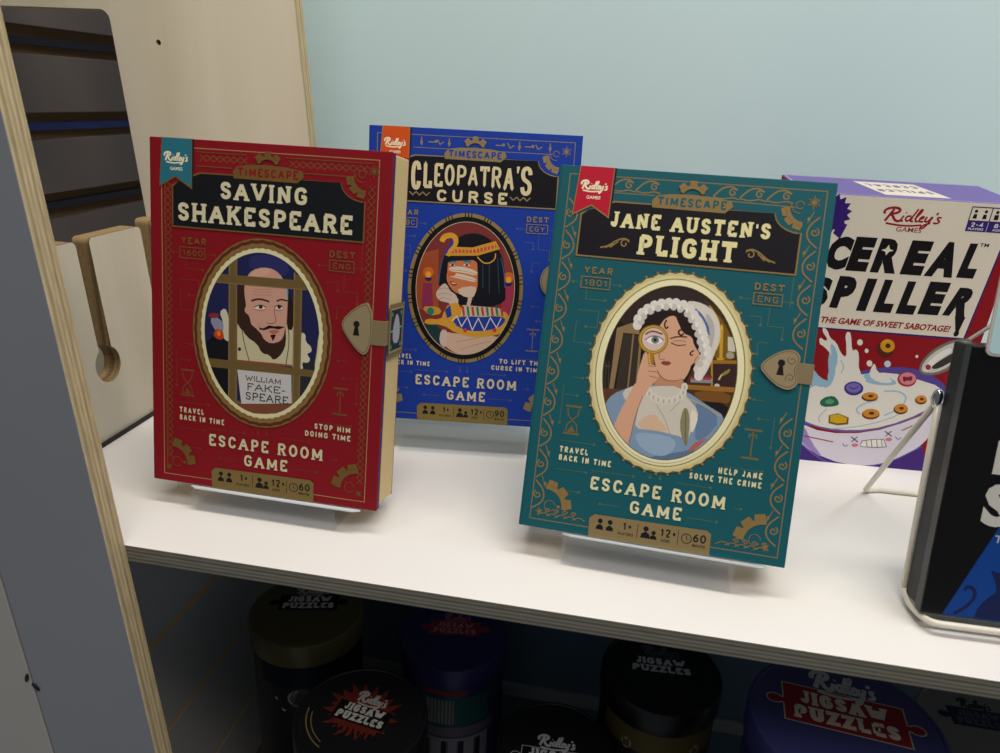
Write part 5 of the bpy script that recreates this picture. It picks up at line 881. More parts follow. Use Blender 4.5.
def escape_box(st, loc, yaw, lean, label):
    D = 35.5
    r = empty('board_game_box', loc, (-lean, 0, yaw))
    tag(r, label, 'game box', 'escape room games in a matching series')
    g, bgc = st['gold'], st['bg']
    card = ink(bgc)
    # magnetic-flap box: thick front flap, lining, tray, back board, spine
    box('front_cover', -.08, .08, 0, .0012, 0, .2265, card, r, .0004)
    box('cover_lining', -.0795, .0800, .0012, .0040, .0004, .2261, ink(st['lining']), r, .0002)
    box('inner_flap', -.0798, .0799, .0040, .0054, .0003, .2262, card, r, .0003)
    tray = box('tray', -.078, .0790, .0054, .0335, .0012, .2253, ink(st['tray']), r, .0006)
    box('back_cover', -.08, .0786, .0335, .0355, 0, .2265, card, r, .0004)
    box('spine', -.0812, -.0795, .0002, .0353, 0, .2265, card, r, .0005)
    # --- border ornament
    P = Print('border_ornament', r, fxf)
    if st['k'] == 'jane':
        P.frame(g, .55, 5.5, 5.4, 155, 221.4); P.line(g, .5, [(33, 224.0), (33, 211.8), (58, 211.8)]); P.line(g, .5, [(101, 211.8), (140, 211.0)])
        for i in range(7):                   # running waves along the top
            x = 37 + i * 15.2
            if 60 < x < 88: continue
            P.line(g, .9, [tuple(q) for q in spl([(x - 6, 214), (x - 1, 219.5), (x + 4, 220.5), (x + 7.5, 218.5)], 2)]); scroll(P, g, x + 5, 216.8, 2.6, 1, 1, .8, 1.2, .6)
            P.line(g, .7, [tuple(q) for q in spl([(x - 6, 213.6), (x, 212.6), (x + 5, 214.2), (x + 9, 213)], 2)])
        for i in range(10):                  # scrolls down both sides
            for x0, sg in ((9.2, 1), (150.2, -1)):
                y = 20 + i * 19.6
                if y > 205 or (sg < 0 and 98 < y < 132): continue
                P.line(g, .9, [tuple(q) for q in spl([(x0 - 3 * sg, y - 8), (x0 + 3.4 * sg, y - 3), (x0 + 3.4 * sg, y + 4), (x0 - 2.6 * sg, y + 10)], 2)])
                scroll(P, g, x0 - .6 * sg, y + 1, 2.7, sg, 1, .8, 1.2, 2.0)
                P.ell(g, x0 + 3.4 * sg, y + 8.4, .9, 1.2, 8); P.line(g, .5, [(x0 + 4 * sg, y + 6), (x0 + 1 * sg, y + 13)])
        for i in range(5):
            for sg, x0 in ((1, 14), (-1, 145)):
                x = x0 + i * 5.5 * sg
                P.line(g, .6, [tuple(q) for q in spl([(x - 4, 8), (x, 10.5), (x + 4, 8.5)], 2)]); 
                if i < 4: scroll(P, g, x + 2, 11.6, 1.7, sg, 1, .6)
    elif st['k'] == 'red':
        P.frame(st['bright'], .5, 7.2, 5.2, 151.5, 221.2); P.line(g, .4, [(9.5, 218), (9.5, 8)])
        for i in range(24):
            x = 34 + i * 4.6
            if 66 < x < 90: continue
            P.line(g, .45, [(x, 213.5), (x + 4.6, 217.5)]); P.line(g, .45, [(x, 217.5), (x + 4.6, 213.5)])
        for i in range(42):
            y = 17 + i * 4.5
            for x0 in (9.6, 145.5):
                if y < 208 and not (x0 > 100 and 104 < y < 132): P.line(g, .45, [(x0, y), (x0 + 4.4, y + 4.5)]); P.line(g, .45, [(x0 + 4.4, y), (x0, y + 4.5)])
        P.line(g, .4, [(32, 219), (66, 219)]); P.line(g, .4, [(92, 219), (148, 219)]); P.line(g, .5, [(32, 210.5), (56, 210.5)]); P.line(g, .5, [(98, 210.5), (136, 210.5)])
    else:
        P.frame(g, .5, 5.4, 5.2, 154.6, 221.2); P.line(g, .45, [(33, 212), (60, 212)]); P.line(g, .45, [(98, 212), (138, 212)]); P.line(g, .45, [(16, 8), (16, 168)]); P.line(g, .45, [(146, 8), (146, 168)])
        for i, x in enumerate((39, 47, 53, 60, 98, 106, 113, 120, 127, 136)):
            if i % 3 == 0: P.line(g, .8, [(x, 213.6), (x, 219.8)]); P.ell(g, x, 216, 1.1, 1.6, 8)
            elif i % 3 == 1: P.line(g, .8, [(x - 3, 216.5), (x + 3, 216.5)]); P.ell(g, x + 3, 217, 1.2, 1.2, 8)
            else: P.line(g, .8, [(x - 2, 218.5), (x, 215), (x + 3, 217)])
        for i in range(18):
            for x0 in (10.5, 150.5):
                y = 16 + i * 10.4
                if i % 2: P.ell(g, x0, y, .9, 1.6, 8)
                else: P.line(g, .7, [(x0 - 1.4, y - 2), (x0 + 1.4, y), (x0 - 1.4, y + 2)])
    P.star(g, 148.5, 214.5, 4.0)
    P.star(g, 147.5, 10.5, 2.6, 10); P.star(g, 11, 10.5, 2.6, 10)
    P.gear(g, 144, 211, 10.5, 8.2, 180, 268, 3, 2.6); P.line(g, .45, arcp(141, 212.5, 2.2, 2.2, 0, 330, 12)); P.line(g, .45, arcp(141, 212.5, 4.8, 4.8, 170, 280, 8))
    P.gear(g, 14, 14.5, 13.5, 10.6, -5, 92, 3, 3.2); P.line(g, .4, arcp(17, 15, 3.4, 3.4, 0, 330, 12)); P.ell(g, 22.5, 15, 1.1, 1.1, 8)
    P.gear(g, 146, 12.5, 14.5, 11.4, 88, 178, 3, 3.2); P.line(g, .4, arcp(141, 14, 3.4, 3.4, 0, 330, 12))
    P.build('gold printed border with cogs in the corners')
    # --- circuit-like traces, hourglasses
    TR = ([(38, 156), (44, 156)], [(19, 156), (15, 156)], [(24, 152), (24, 146), (36, 146)], [(20, 139), (33, 139), (33, 129), (26, 129)], [(20, 133), (20, 119), (30, 119)],
              [(122, 156), (115, 156)], [(138, 156), (144, 156)], [(143, 153), (143, 176)], [(132, 152), (132, 141), (141, 141), (141, 134)], [(121, 146), (128, 146), (128, 141)],
              [(134, 131), (128, 131), (128, 124)], [(17, 92), (17, 68)], [(18, 86), (26, 86)], [(141, 86), (134, 86)], [(143, 88), (143, 70)],
              [(19, 57), (40, 57)], [(18, 39), (37, 39)], [(40, 41), (66, 41)], [(92, 41), (112, 41)], [(100, 21), (118, 21)], [(60, 21), (48, 21)], [(127, 31), (131, 31)], [(76, 46), (76, 42)], [(82, 46), (82, 42)],
              [(118, 55), (140, 55)], [(22, 97), (28, 97)], [(136, 97), (130, 97)], [(23, 26), (34, 26)])
    for side in (0, 1):
        P = Print('circuit_ornament', r, fxf, .04)
        for q in TR:
            if (sum(p[0] for p in q) / len(q) > 79) != bool(side): continue
            P.line(st['faint'], .45, q); P.ell(st['faint'], q[-1][0], q[-1][1], .95, .95, 8)
        P.build()
    for x in (24.8, 132.2):
        P = Print('hourglass_emblem', r, fxf, .08)
        gcol = st['faint2']
        P.line(gcol, 1.3, [(x - 5, 79), (x + 5, 79)]); P.line(gcol, 1.3, [(x - 5, 62), (x + 5, 62)])
        if x < 80: P.line(gcol, .7, [(x - 3.6, 78), (x - 3, 73.5), (x, 70.5), (x - 3, 67.5), (x - 3.6, 63)]); P.line(gcol, .7, [(x + 3.6, 78), (x + 3, 73.5), (x, 70.5), (x + 3, 67.5), (x + 3.6, 63)]); P.poly(gcol, [(x - 2.6, 63), (x + 2.6, 63), (x, 67)])
        else: P.line(gcol, .8, [(x, 78), (x, 63)]); P.line(gcol, .8, [(x - 2, 74), (x - 2, 76), (x + 2, 76), (x + 2, 74)])
        P.build()
    # --- lettering
    cr = st['cream']
    P = Print('year_marking', r, fxf, .4)
    P.text(g, 'YEAR', 21, 161.6, 17.6, 4.4, .2, 0, .28); P.text(g, st['year'], 21.8, 154.2, 14.2, 4.1, .15, 0, .25); P.frame(g, .55, 20, 152.8, 37.6, 159.6); P.build()
    P = Print('destination_marking', r, fxf, .4)
    P.text(g, 'DEST', 121.8, 161.4, 16.8, 4.3, .2, 0, .28); P.text(g, st['dest'], 124.3, 154.5, 11.8, 3.9, .15, 0, .3); P.frame(g, .55, 122.1, 153.2, 138.2, 159.8); P.build()
    P = Print('slogan', r, fxf, .4)
    P.text(cr, 'TRAVEL', 19.2, 49.8, 17.6, 3.8, .21, .3, .26); P.text(cr, 'BACK IN TIME', 19.2, 44.6, 32.4, 3.8, .21, .3, .26); P.build('cream printed words at the left')
    P = Print('slogan', r, fxf, .4)
    a, b = st['tag']
    P.text(cr, a[0], a[1], 50.4, a[2], 3.8, .21, .3, .26); P.text(cr, b[0], b[1], 44.9, b[2], 3.8, .21, .3, .26); P.build('cream printed words at the right')
    P = Print('cover_lettering', r, fxf, .4)
    P.text(cr, 'ESCAPE ROOM', 40.6, 29.3, 81.2, 8.2, .19, .85, .24); P.text(cr, 'GAME', 66.2, 18.3, 31, 8.0, .19, .85, .24)
    P.build()
    # --- title panel
    P = Print('title_panel', r, fxf, .4)
    def panel(k):
        return [(14.6 + k, 171.7 + k), (144.0 - k, 171.7 + k), (144.0 - k, 196.4 - k * .3)] + arcp(143.5, 207, 15.4 + k * .6, 10.6 + k * .8, 262, 182, 8) + \
               [(34 + k, 206.8 - k)] + [(26, 203.6 - k), (19, 200), (14.6 + k, 198 - k)]
    P.poly(g, panel(0)); P.poly(st['panel'], panel(.95))
    c2 = st['title']
    if st['k'] == 'jane':
        P.text(c2, "JANE AUSTEN'S", 33.6, 191.1, 93.2, 9.4, .215, .85, .18); P.text(c2, 'PLIGHT', 51.6, 175.9, 57.4, 12.2, .235, .85, .18)
        for sg, x0 in ((1, 46), (-1, 114.5)):
            P.line(g, .9, [tuple(q) for q in spl([(x0 - 17 * sg, 178), (x0 - 12 * sg, 179.5), (x0 - 8 * sg, 183), (x0 - 3 * sg, 185), (x0 + 0 * sg, 183.5)], 2)]); scroll(P, g, x0 - 2.6 * sg, 181.6, 2.9, sg, 1, .8, 1.1, .4)
            P.line(g, .8, [(x0 - 14 * sg, 178.2), (x0 - 8.5 * sg, 181)]); P.line(g, .8, [(x0 - 11 * sg, 178.6), (x0 - 6.5 * sg, 182.6)])
    elif st['k'] == 'red':
        P.text(c2, 'SAVING', 48.2, 191.4, 58.2, 10.8, .215, .85, .2); P.text(c2, 'SHAKESPEARE', 18.8, 176.0, 117.2, 11.6, .21, .85, .18)
    else:
        x = 31.8
        wsum = [(c, wd) for c, wd in zip("CLEOPATRA'S", (9.2, 8.4, 8.2, 8.8, 9, 9, 8.6, 9.4, 9.4, 3.4, 10.4))]
        n = len(wsum)
        for i, (c, wd) in enumerate(wsum):
            q = abs(i - (n - 1) / 2) / ((n - 1) / 2); yb = 185.9 - 5.4 * q ** 2; yt = 200.6 + 2.0 * q ** 2
            if c == "'": P.poly(c2, [(x + .2, yt), (x + 2.6, yt), (x + 1.6, yt - 5), (x + .6, yt - 5)])
            else: P.text(c2, c, x, yb, wd - 1.3, yt - yb, .135, .2)
            x += wd
        P.text(c2, 'CURSE', 52, 173.2, 54, 8.9, .22, .4, .42)
        for x0 in (31, 108): P.line(g, .9, [(x0 + i * 2.6, 177 if i % 2 else 179.4) for i in range(7)])
    P.build()
    # --- series badge
    P = Print('series_badge', r, fxf, .55)
    bx = [(57.2, 204.6), (99.6, 204.3), (103.9, 208.3), (102.6, 211.6), (92, 213.2), (80, 213.8), (68, 213.3), (59.5, 212), (56.6, 208.5)]
    P.gear(g, 79.8, 211, 8.4, 6.2, 30, 150, 3, 2.6)
    P.poly(g, bx); P.text(bgc, 'TIMESCAPE', 60, 206.1, 40, 5.4, .2, 0, .2)
    P.build('gold cog badge over the title')
    # --- ribbon with the maker's mark
    P = Print('ribbon_label', r, lambda u, v, d: fxf(u + {'red': -3.4, 'blue': -2.2, 'jane': 0}[st['k']], v, d), .5)
    P.poly(g, [(11.2, 226.5), (32.6, 226.5), (32.2, 195.8), (20.6, 202.6), (9.2, 196.0)]); P.poly('#1b2424', [(32.4, 226.4), (33.6, 226.4), (33.2, 206), (32.2, 200)])
    P.poly(st['ribbon'], [(11.8, 226.45), (31.9, 226.45), (31.5, 197.2), (20.6, 203.6), (9.9, 197.4)])
    P.script('#efe6c4', 12.6, 212.2, 17, 5.6, .15); P.sans('#efe6c4', 'GAMES', 17, 206.9, 8.6, 2.0, .02)
    P.build()
    # --- portrait
    cx, cy = st['oc']
    P = Print('portrait_frame', r, fxf, .35)
    rx, ry = st['orad']
    if st['k'] == 'jane':
        for i in range(44):
            a = 2 * math.pi * i / 44; P.ell(g, cx + (rx + 1.2) * math.cos(a), cy + (ry + 1.2) * math.sin(a), .85, .85, 8)
        P.ell('#6b5a34', cx, cy, rx + .5, ry + .5, 72); P.ring('#cfc08a', cx, cy, rx - 3, ry - 3, rx - .7, ry - .7, 88, (44, 1.0))
        P.ell('#dcd29c', cx, cy, rx - 1.8, ry - 1.8, 72); P.ring('#7c6a3e', cx, cy, rx - 4.0, ry - 4.0, rx - 3.5, ry - 3.5); P.ring('#efe7bb', cx, cy, rx - 6.3, ry - 6.3, rx - 4.4, ry - 4.4); P.ring('#8e7d4c', cx, cy, rx - 7.0, ry - 7.0, rx - 6.6, ry - 6.6)
        inn = (rx - 8.4, ry - 8.0)
    elif st['k'] == 'red':
        P.ell('#806236', cx, cy, rx, ry, 72); P.ring('#5c2c1c', cx, cy, rx - 3.9, ry - 4.3, rx - 1.5, ry - 1.5, 120, (40, .8)); P.ring('#8a6a3a', cx, cy, rx - 5, ry - 5.2, rx - 3.3, ry - 3.5, 120, (40, .7))
        P.ring('#dcd4a4', cx, cy, rx - 9.4, ry - 9.4, rx - 6.2, ry - 6.4, 120, (60, .6))
        inn = (rx - 8.4, ry - 8.8)
    else:
        P.ell('#8f7c4e', cx, cy, rx, ry, 72)
        for i in range(18):
            for dd in (-3.2, 0, 3.2):
                a = math.radians(i * 20 + dd + 10); P.line('#141414', .8, [(cx + (rx - 3.0) * math.cos(a), cy + (ry - 3.0) * math.sin(a)), (cx + (rx + .1) * math.cos(a), cy + (ry + .1) * math.sin(a))])
        P.ring('#121214', cx, cy, rx - 7.6, ry - 7.6, rx - 2.8, ry - 2.8); P.ring('#8f7c4e', cx, cy, rx - 4.6, ry - 4.6, rx - 4.1, ry - 4.1)
        inn = (rx - 6.9, ry - 6.9)
    fr_ = P.build('oval frame around the portrait')
    P = Print('portrait', fr_, fxf, P.d + .01)
    P.art(st['art'])
    if st['k'] == 'red':
        for t, x0, y0, w_, h_ in (('WILLIAM', 66.6, 76.9, 25, 3.7), ('FAKE-', 67.8, 70.8, 27, 4.7), ('SPEARE', 66.8, 64.2, 30, 5.3)): P.text('#33363c', t, x0, y0, w_, h_, .15, .8, .14)
    P.ring({'jane': '#6b5a34', 'red': '#e2dbab', 'blue': '#c9b89a'}[st['k']], cx, cy, inn[0], inn[1], inn[0] + (.5 if st['k'] != 'red' else 2.2), inn[1] + (.5 if st['k'] != 'red' else 2.2), 96)
    if st['k'] == 'jane': P.ring('#efe7bb', cx, cy, inn[0] + .5, inn[1] + .5, inn[0] + 2.2, inn[1] + 2.2)
    if st['k'] == 'blue': P.ring('#121214', cx, cy, inn[0] + .5, inn[1] + .5, inn[0] + 3.2, inn[1] + 3.2)
    P.build('painted oval portrait')
    # --- info banner
    P = Print('information_banner', r, fxf, .42)
    P.poly(st['banner'], [(43, .1), (116.4, .1), (116, 13.2), (113.5, 15.0), (45.6, 14.2), (42.6, 11.6)])
    k = '#1a1a1c'
    for x0 in (49.5, 55.6): P.ell(k, x0, 10.6, 1.5, 1.5, 12); P.poly(k, [(x0 - 2.3, 5.2), (x0 + 2.3, 5.2), (x0 + 2.0, 7.2), (x0, 8.9), (x0 - 2.0, 7.2)])
    P.text(k, '1+', 63.5, 7.2, 5.6, 5.0, .18, 0, .15); P.sans(k, 'PLAYERS', 61, 4.0, 9.4, 1.7, .02)
    P.line(k, .35, [(72.6, 3.6), (72.6, 12.4)]); P.line(k, .35, [(97, 3.6), (97, 12.4)])
    P.ell(k, 77.6, 10.2, 1.6, 1.6, 12); P.poly(k, [(74.6, 4.4), (80.4, 4.4), (80, 7), (77.6, 8.6), (75.2, 7)]); P.ell(k, 82.4, 8.4, 1.3, 1.3, 12); P.poly(k, [(80.2, 4.4), (84.6, 4.4), (84.2, 6.2), (82.4, 7.2), (80.6, 6.2)])
    P.text(k, '12+', 86.3, 6.9, 9.6, 5.2, .18, 0, .15); P.sans(k, 'AGES', 87, 3.9, 5.4, 1.7, .02)
    P.line(k, .5, arcp(102, 8.2, 2.9, 2.9, 0, 360, 20), True); P.line(k, .4, [(102, 10.2), (102, 8.2), (103.4, 7.6)])
    P.text(k, st['mins'], 105.7, 6.8, 7.8, 5.2, .18, 0, .15); P.sans(k, 'MINUTES', 105.8, 3.9, 7.6, 1.7, .02)
    P.build('gold banner with player, age and time symbols')
    # --- clasp: raised plate folded over the edge
    cl = st['clasp']; mb = pm('#8a7a5c', 0.38, 0.0, 1.15, .5, 'brushed_brass')
    if st['k'] == 'red':
        o1 = spl([(130.2, 121.5), (139.5, 131.5), (147.5, 136.2), (149.6, 134), (151.8, 127.5), (151.8, 114), (150.2, 106), (147.6, 102.4), (143.5, 104.2), (136.5, 111.5)], 2, True); kx = 141.6
    elif st['k'] == 'jane':
        o1 = spl([(129.6, 117.2), (137, 124.6), (143, 128), (148.5, 129), (152.4, 126), (152.6, 122), (150.2, 117), (152.8, 111), (152.4, 108), (148.5, 104.8), (142.5, 106), (136, 110.6)], 2, True); kx = 142.4
    else:
        o1 = arcp(147, 118, 12, 13, 0, 360, 28)[:-1]; kx = 146
    cp_ = plate('clasp_plate', [o1], .0002, .0012, lambda u, v, d: Vector(((u - 80) / 1000, -d, v / 1000)), mb, mb, r)
    box('clasp_strap', (149 - 80) / 1000, .0808, -.0006, .0002, .1095, .1250 if st['k'] == 'red' else .1215, pm('#7a6a4c', 0.4, 0, 1.15, .5, 'strap_brass'), r, .0002)
    cp_['label'] = 'brass lock-shaped clasp plate'
    P = Print('keyhole', cp_, fxf, 1.22)
    ky = 119.5 if st['k'] == 'red' else 118.2
    P.ell('#1c1813', kx, ky + 2.2, 2.1, 2.1, 14); P.poly('#1c1813', [(kx - 1.0, ky + 1), (kx + 1.0, ky + 1), (kx + 2.1, ky - 5), (kx - 2.1, ky - 5)])
    P.line('#5f5138', .35, [tuple((p[0] * .9 + kx * .1, p[1] * .9 + 11.9)) for p in o1] if st['k'] != 'red' else [tuple((p[0] * .92 + kx * .08, p[1] * .92 + 9.5)) for p in o1], True)
    if st['k'] == 'jane':
        for sg in (1, -1): scroll(P, '#5f5138', 148.2, 117.3 + sg * 5.2, 2.8, 1, sg, .4, 1.1, 2.4)
    P.build('dark keyhole')
    # strap round the side with a small portrait seal
    P = Print('side_seal', r, sxf, .9)
    z0 = 100.5
    P.rect('#7d6c49', 4.6, z0, 34, z0 + 34.5); P.rect('#1d2e3c', 8.2, z0 + 4.5, 31, z0 + 30.5); P.frame('#a99769', .7, 7.6, z0 + 3.8, 31.6, z0 + 31.2)
    P.poly('#a9a5ae', [tuple(q) for q in spl([(14, z0 + 9), (25, z0 + 8), (27, z0 + 16), (24, z0 + 25), (19, z0 + 28.5), (15, z0 + 24), (12, z0 + 16)], 2, True)]); P.line('#7fae9a', 1.1, [(9, z0 + 17), (30, z0 + 18.5)])
    for q in ((10, z0 + 7), (28, z0 + 28), (10.5, z0 + 28), (28.5, z0 + 7)): P.ell('#4f8a78', q[0], q[1], 1.6, 1.6, 10)
    P.line('#6a5a3c', .5, [(5, z0 + 2), (33.6, z0 + 2)])
    o = P.build('small framed seal on the side of the box')
    box('strap_return', .0796, .0806, .0, .0056, .1095, .1250 if st['k'] == 'red' else .1215, pm('#7a6a4c', 0.4, 0, 1.15, .5, 'strap_brass'), r, .0002)
    return r

RED = dict(k='red', art='shakespeare', bg='#88141f', lining='#27366e', tray='#d9c08a', gold='#75582c', faint='#7d3a26', faint2='#7a4a2a', bright='#a98a5c', cream='#d6cda8', title='#dcd4ae', panel='#16181c',
           ribbon='#2a7386', banner='#806a3c', year='1600', dest='ENG', tag=(('STOP HIM', 115.5, 24.6), ('DOING TIME', 109, 31.3)), mins='60', oc=(77.2, 107.8), orad=(48.2, 61.4), clasp=0)
BLUE = dict(k='blue', art='cleopatra', bg='#1b3c9c', lining='#8f2030', tray='#d9c08a', gold='#8f7c56', faint='#55588a', faint2='#6d6a78', bright='#a98a5c', cream='#d8cba8', title='#ddcda2', panel='#15141a',
            ribbon='#d2521c', banner='#857240', year='48BC', dest='EGY', tag=(('TO LIFT THE', 107, 34), ('CURSE IN TIME', 101, 40)), mins='90', oc=(77.2, 107.4), orad=(45.2, 58.2), clasp=0)
JANE = dict(k='jane', art='jane', bg='#175962', lining='#8f2030', tray='#d9c08a', gold='#8d7346', faint='#4f6a58', faint2='#74663f', bright='#a98a5c', cream='#e2dcae', title='#e6dca2', panel='#17141a',
            ribbon='#bb1830', banner='#8a7750', year='1801', dest='ENG', tag=(('HELP JANE', 115.2, 25.2), ('SOLVE THE CRIME', 99, 41.6)), mins='60', oc=(79.2, 106.5), orad=(47.6, 60.6), clasp=0)
def at(x, y, z, yaw): return (x + .08 * math.cos(yaw), y + .08 * math.sin(yaw), z)
specs = [(RED, (-0.01128, 0.05171, 0.0185), -0.01534, 0.1677, 'red escape room game box with a bald bearded man behind bars on its cover'),
         (JANE, (0.24359, 0.05108, 0.0225), -0.04764, 0.3098, 'teal escape room game box with a bonneted woman holding a magnifying glass on its cover'),
         (BLUE, (0.09611, 0.17186, 0.0279), 0.11978, 0.1663, 'blue escape room game box with a bandaged black-haired queen, behind the red and teal boxes')]
stand_names = ['clear acrylic stand holding up the red box', 'clear acrylic stand holding up the teal box', 'clear acrylic stand holding up the blue box at the back']
for (st, p, yaw, lean, label), sl in zip(specs, stand_names):
    escape_box(st, at(p[0], p[1], p[2], yaw), yaw, lean, label)
    # bent clear acrylic stand: foot, riser, ledge with lip, back rest
    s_ = empty('acrylic_stand', (at(p[0], p[1], 0, yaw)[0], at(p[0], p[1], 0, yaw)[1], 0), (0, 0, yaw))
    tag(s_, sl, 'display stand', 'clear acrylic stands under the escape room boxes')
    ux, uz = math.sin(lean), math.cos(lean); bx_, bz_ = math.cos(lean), -math.sin(lean)
    o = (-.0005, p[2] - .0012)
    def loc2(a, b): return (o[0] + bx_ * a + ux * b, o[1] + bz_ * a + uz * b)     # a backwards along the ledge, b up the back
    prof_ledge = [loc2(.0012, -.0012), loc2(.0375, -.0012), loc2(.0375, .110)]
    prof_leg = [loc2(.0375, .110), (loc2(.0375, .110)[0] + .055, .0012)]
    prof_foot = [(.024, .0012), (-.003, .0012), loc2(-.001, -.0018)]
    def bent(name, prof, wd, th, m, taper=0):
        bm = bmesh.new(); Q = [Vector((a, b)) for a, b in prof]; L = []; R_ = []
        for i in range(len(Q)):
            d = ((Q[i] - Q[i - 1]).normalized() if i else Vector((0, 0))) + ((Q[i + 1] - Q[i]).normalized() if i < len(Q) - 1 else Vector((0, 0)))
            d.normalize(); nn = Vector((-d.y, d.x)) * th / 2; L.append(Q[i] + nn); R_.append(Q[i] - nn)
        loop = L + R_[::-1]; n = len(loop)
        a = [bm.verts.new((-wd, q.x, q.y)) for q in loop]; b = [bm.verts.new((wd, q.x, q.y)) for q in loop]
        for i in range(n): bm.faces.new((a[i], a[(i + 1) % n], b[(i + 1) % n], b[i]))
        k = len(Q)
        for i in range(k - 1):
            bm.faces.new((a[i], a[n - 1 - i], a[n - 2 - i], a[i + 1])); bm.faces.new((b[i], b[i + 1], b[n - 2 - i], b[n - 1 - i]))
        return finish(bm, name, [m], s_, 0)
    bent('back_rest', prof_ledge, .052, .0016, M_acryl)
    bent('rear_leg', prof_leg, .052, .0016, M_acryl)
    bent('front_foot', prof_foot, .052, .0016, M_acryl)
    if st['k'] == 'blue': continue
    bm = bmesh.new(); q0, q1 = loc2(-.0032, -.0004), loc2(.0006, -.0006)
    vs = [bm.verts.new((.008 + sx * (.056 if k == 0 else .061), (q0, q1)[k][0], (q0, q1)[k][1] + dz)) for k in (0, 1) for sx in (-1, 1) for dz in (0, .0011)]
    for f in ((0, 2, 3, 1), (4, 5, 7, 6), (0, 1, 5, 4), (2, 6, 7, 3), (0, 4, 6, 2), (1, 3, 7, 5)): bm.faces.new([vs[i] for i in f])
    finish(bm, 'lip', [M_acryl_edge], s_)['label'] = 'frosted white front lip'

# ------------------------------------------------------------------ cereal game box
def cereal_box():
    yaw, lean = 0.0594, -0.0929
    wd, ht, dp = 0.1525, 0.2215, 0.0753
    # keep the base on the shelf: the box tips a touch forward about its front edge
    r = empty('board_game_box', (0.41234 + wd / 2 * math.cos(yaw), 0.24508 + wd / 2 * math.sin(yaw), 0.0), (0, 0, yaw))
    tag(r, 'cream and red game box with a cartoon milk bowl, behind the teal box', 'game box')
    k = math.tan(0.0929)
    bm = bmesh.new(); h = wd / 2
    co = [(-h, 0, 0), (h, 0, 0), (h, dp, 0), (-h, dp, 0), (-h, -ht * math.sin(.0929), ht), (h, -ht * math.sin(.0929), ht), (h, dp - ht * math.sin(.0929), ht + .006), (-h, dp - ht * math.sin(.0929), ht + .006)]
    vs = [bm.verts.new(c) for c in co]
    fmat = {(0, 1, 5, 4): 0, (3, 2, 1, 0): 1, (4, 5, 6, 7): 1, (1, 2, 6, 5): 2, (2, 3, 7, 6): 1, (3, 0, 4, 7): 2}
    for q, m in fmat.items():
        f = bm.faces.new([vs[i] for i in q]); f.material_index = m
    bmesh.ops.recalc_face_normals(bm, faces=bm.faces[:])
    finish(bm, 'carton', [ink('#94121e'), ink('#665a94'), ink('#94121e')], r, .0008)
    sn = math.sin(.0929)
    def cxf(u, v, d): return Vector(((u - 80) * wd / 160, -(v / 226.5 * ht) * sn / 1.0 - d / 1000, v / 226.5 * ht))
    P = Print('front_artwork', r, cxf, .05)
    P.rect('#94121e', .2, .2, 159.8, 226.4)
    P.poly('#33206c', [(1, 121), (146.8, 121), (152.5, 225), (1, 226)]); P.poly('#ece2d0', [(1, 122.6), (145.6, 122.6), (151, 205), (151, 226.4), (1, 226.4)])
    P.line('#33206c', 1.2, [(151.5, 226), (151.5, 205), (146.4, 122)])
    P.build('red, cream and purple printed front')
    P = Print('cartoon_bowl', r, cxf, .1); P.art('cereal'); P.build('splashing milk bowl with cereal pieces and a spoon')
    P = Print('box_lettering', r, cxf, .12)
    P.script('#9c1622', 59, 208.6, 44, 11, .12); P.sans('#9c3a2c', 'GAMES', 72, 202.2, 18.6, 3.6, .01)
    bk = '#171318'
    for t, x0, y0, w_, h_ in (('C', 25, 170, 17, 26), ('E', 42.6, 170, 15.6, 26.5), ('R', 61.2, 170, 19, 26.5), ('E', 83.6, 170, 16, 26.5), ('A', 101.5, 170, 21, 27), ('L', 125.4, 170.5, 12.6, 26.5),
                              ('S', 20, 139.5, 14, 24), ('P', 37.4, 139.5, 15, 26), ('I', 58.5, 138.6, 7.4, 26.5), ('L', 71.6, 138.6, 13.6, 26.5), ('L', 89, 138.6, 13.6, 26.5), ('E', 105.4, 139.6, 15.6, 26.5)):
        P.sans(bk, t, x0, y0, w_, h_, .075, .1)
    P.sans(bk, 'R', 124, 140, 17, 23, .07, .3)
    P.poly(bk, [(134, 140), (142, 140), (140.5, 128), (139.2, 124.5), (137.8, 128)]); P.ell(bk, 139.2, 126, 2, 2.6, 12)
    P.poly('#ece2d0', [(70, 183.6), (71.4, 186.6), (74.6, 187.6), (71.4, 188.8), (70, 192), (68.6, 188.8), (65.4, 187.6), (68.6, 186.6)])
    P.sans('#9c1622', 'THE GAME OF SWEET SABOTAGE!', 33, 126.6, 100, 5.2, .03, .15); P.sans(bk, 'TM', 135, 195, 6.5, 2.6, .01)
    P.frame('#2a2440', .7, 121.5, 213.5, 136, 223.5); P.frame('#2a2440', .7, 136, 213.5, 150.5, 223.5)
    P.rect('#3a2478', 121.2, 205.8, 135.8, 213.2); P.rect('#3a2478', 136.2, 205.8, 150.8, 213.2)
    for x0 in (125, 132, 140, 146): P.ell(bk, x0, 220.5, 1.2, 1.2, 8)
    P.poly(bk, [(123.6, 215.2), (126.6, 215.2), (126.2, 218.4), (124, 218.4)]); P.poly(bk, [(130.4, 215.2), (133.4, 215.2), (133, 218.4), (130.8, 218.4)]); P.rect(bk, 138.6, 215, 141.6, 218.6); P.rect(bk, 143, 216, 149, 219)
    P.text('#e6dfe8', '2-4', 124, 209.2, 9, 3.2, .2, 0, .15); P.sans('#e6dfe8', 'PLAYERS', 123, 206.8, 10.8, 1.7, .02); P.text('#e6dfe8', '8+', 140.5, 209.2, 6, 3.2, .2, 0, .15); P.sans('#e6dfe8', 'AGES', 140.2, 206.8, 6.4, 1.7, .02)
    P.build('red, black and white printed words')
    P = Print('starburst', r, cxf, .1)
    pts = []
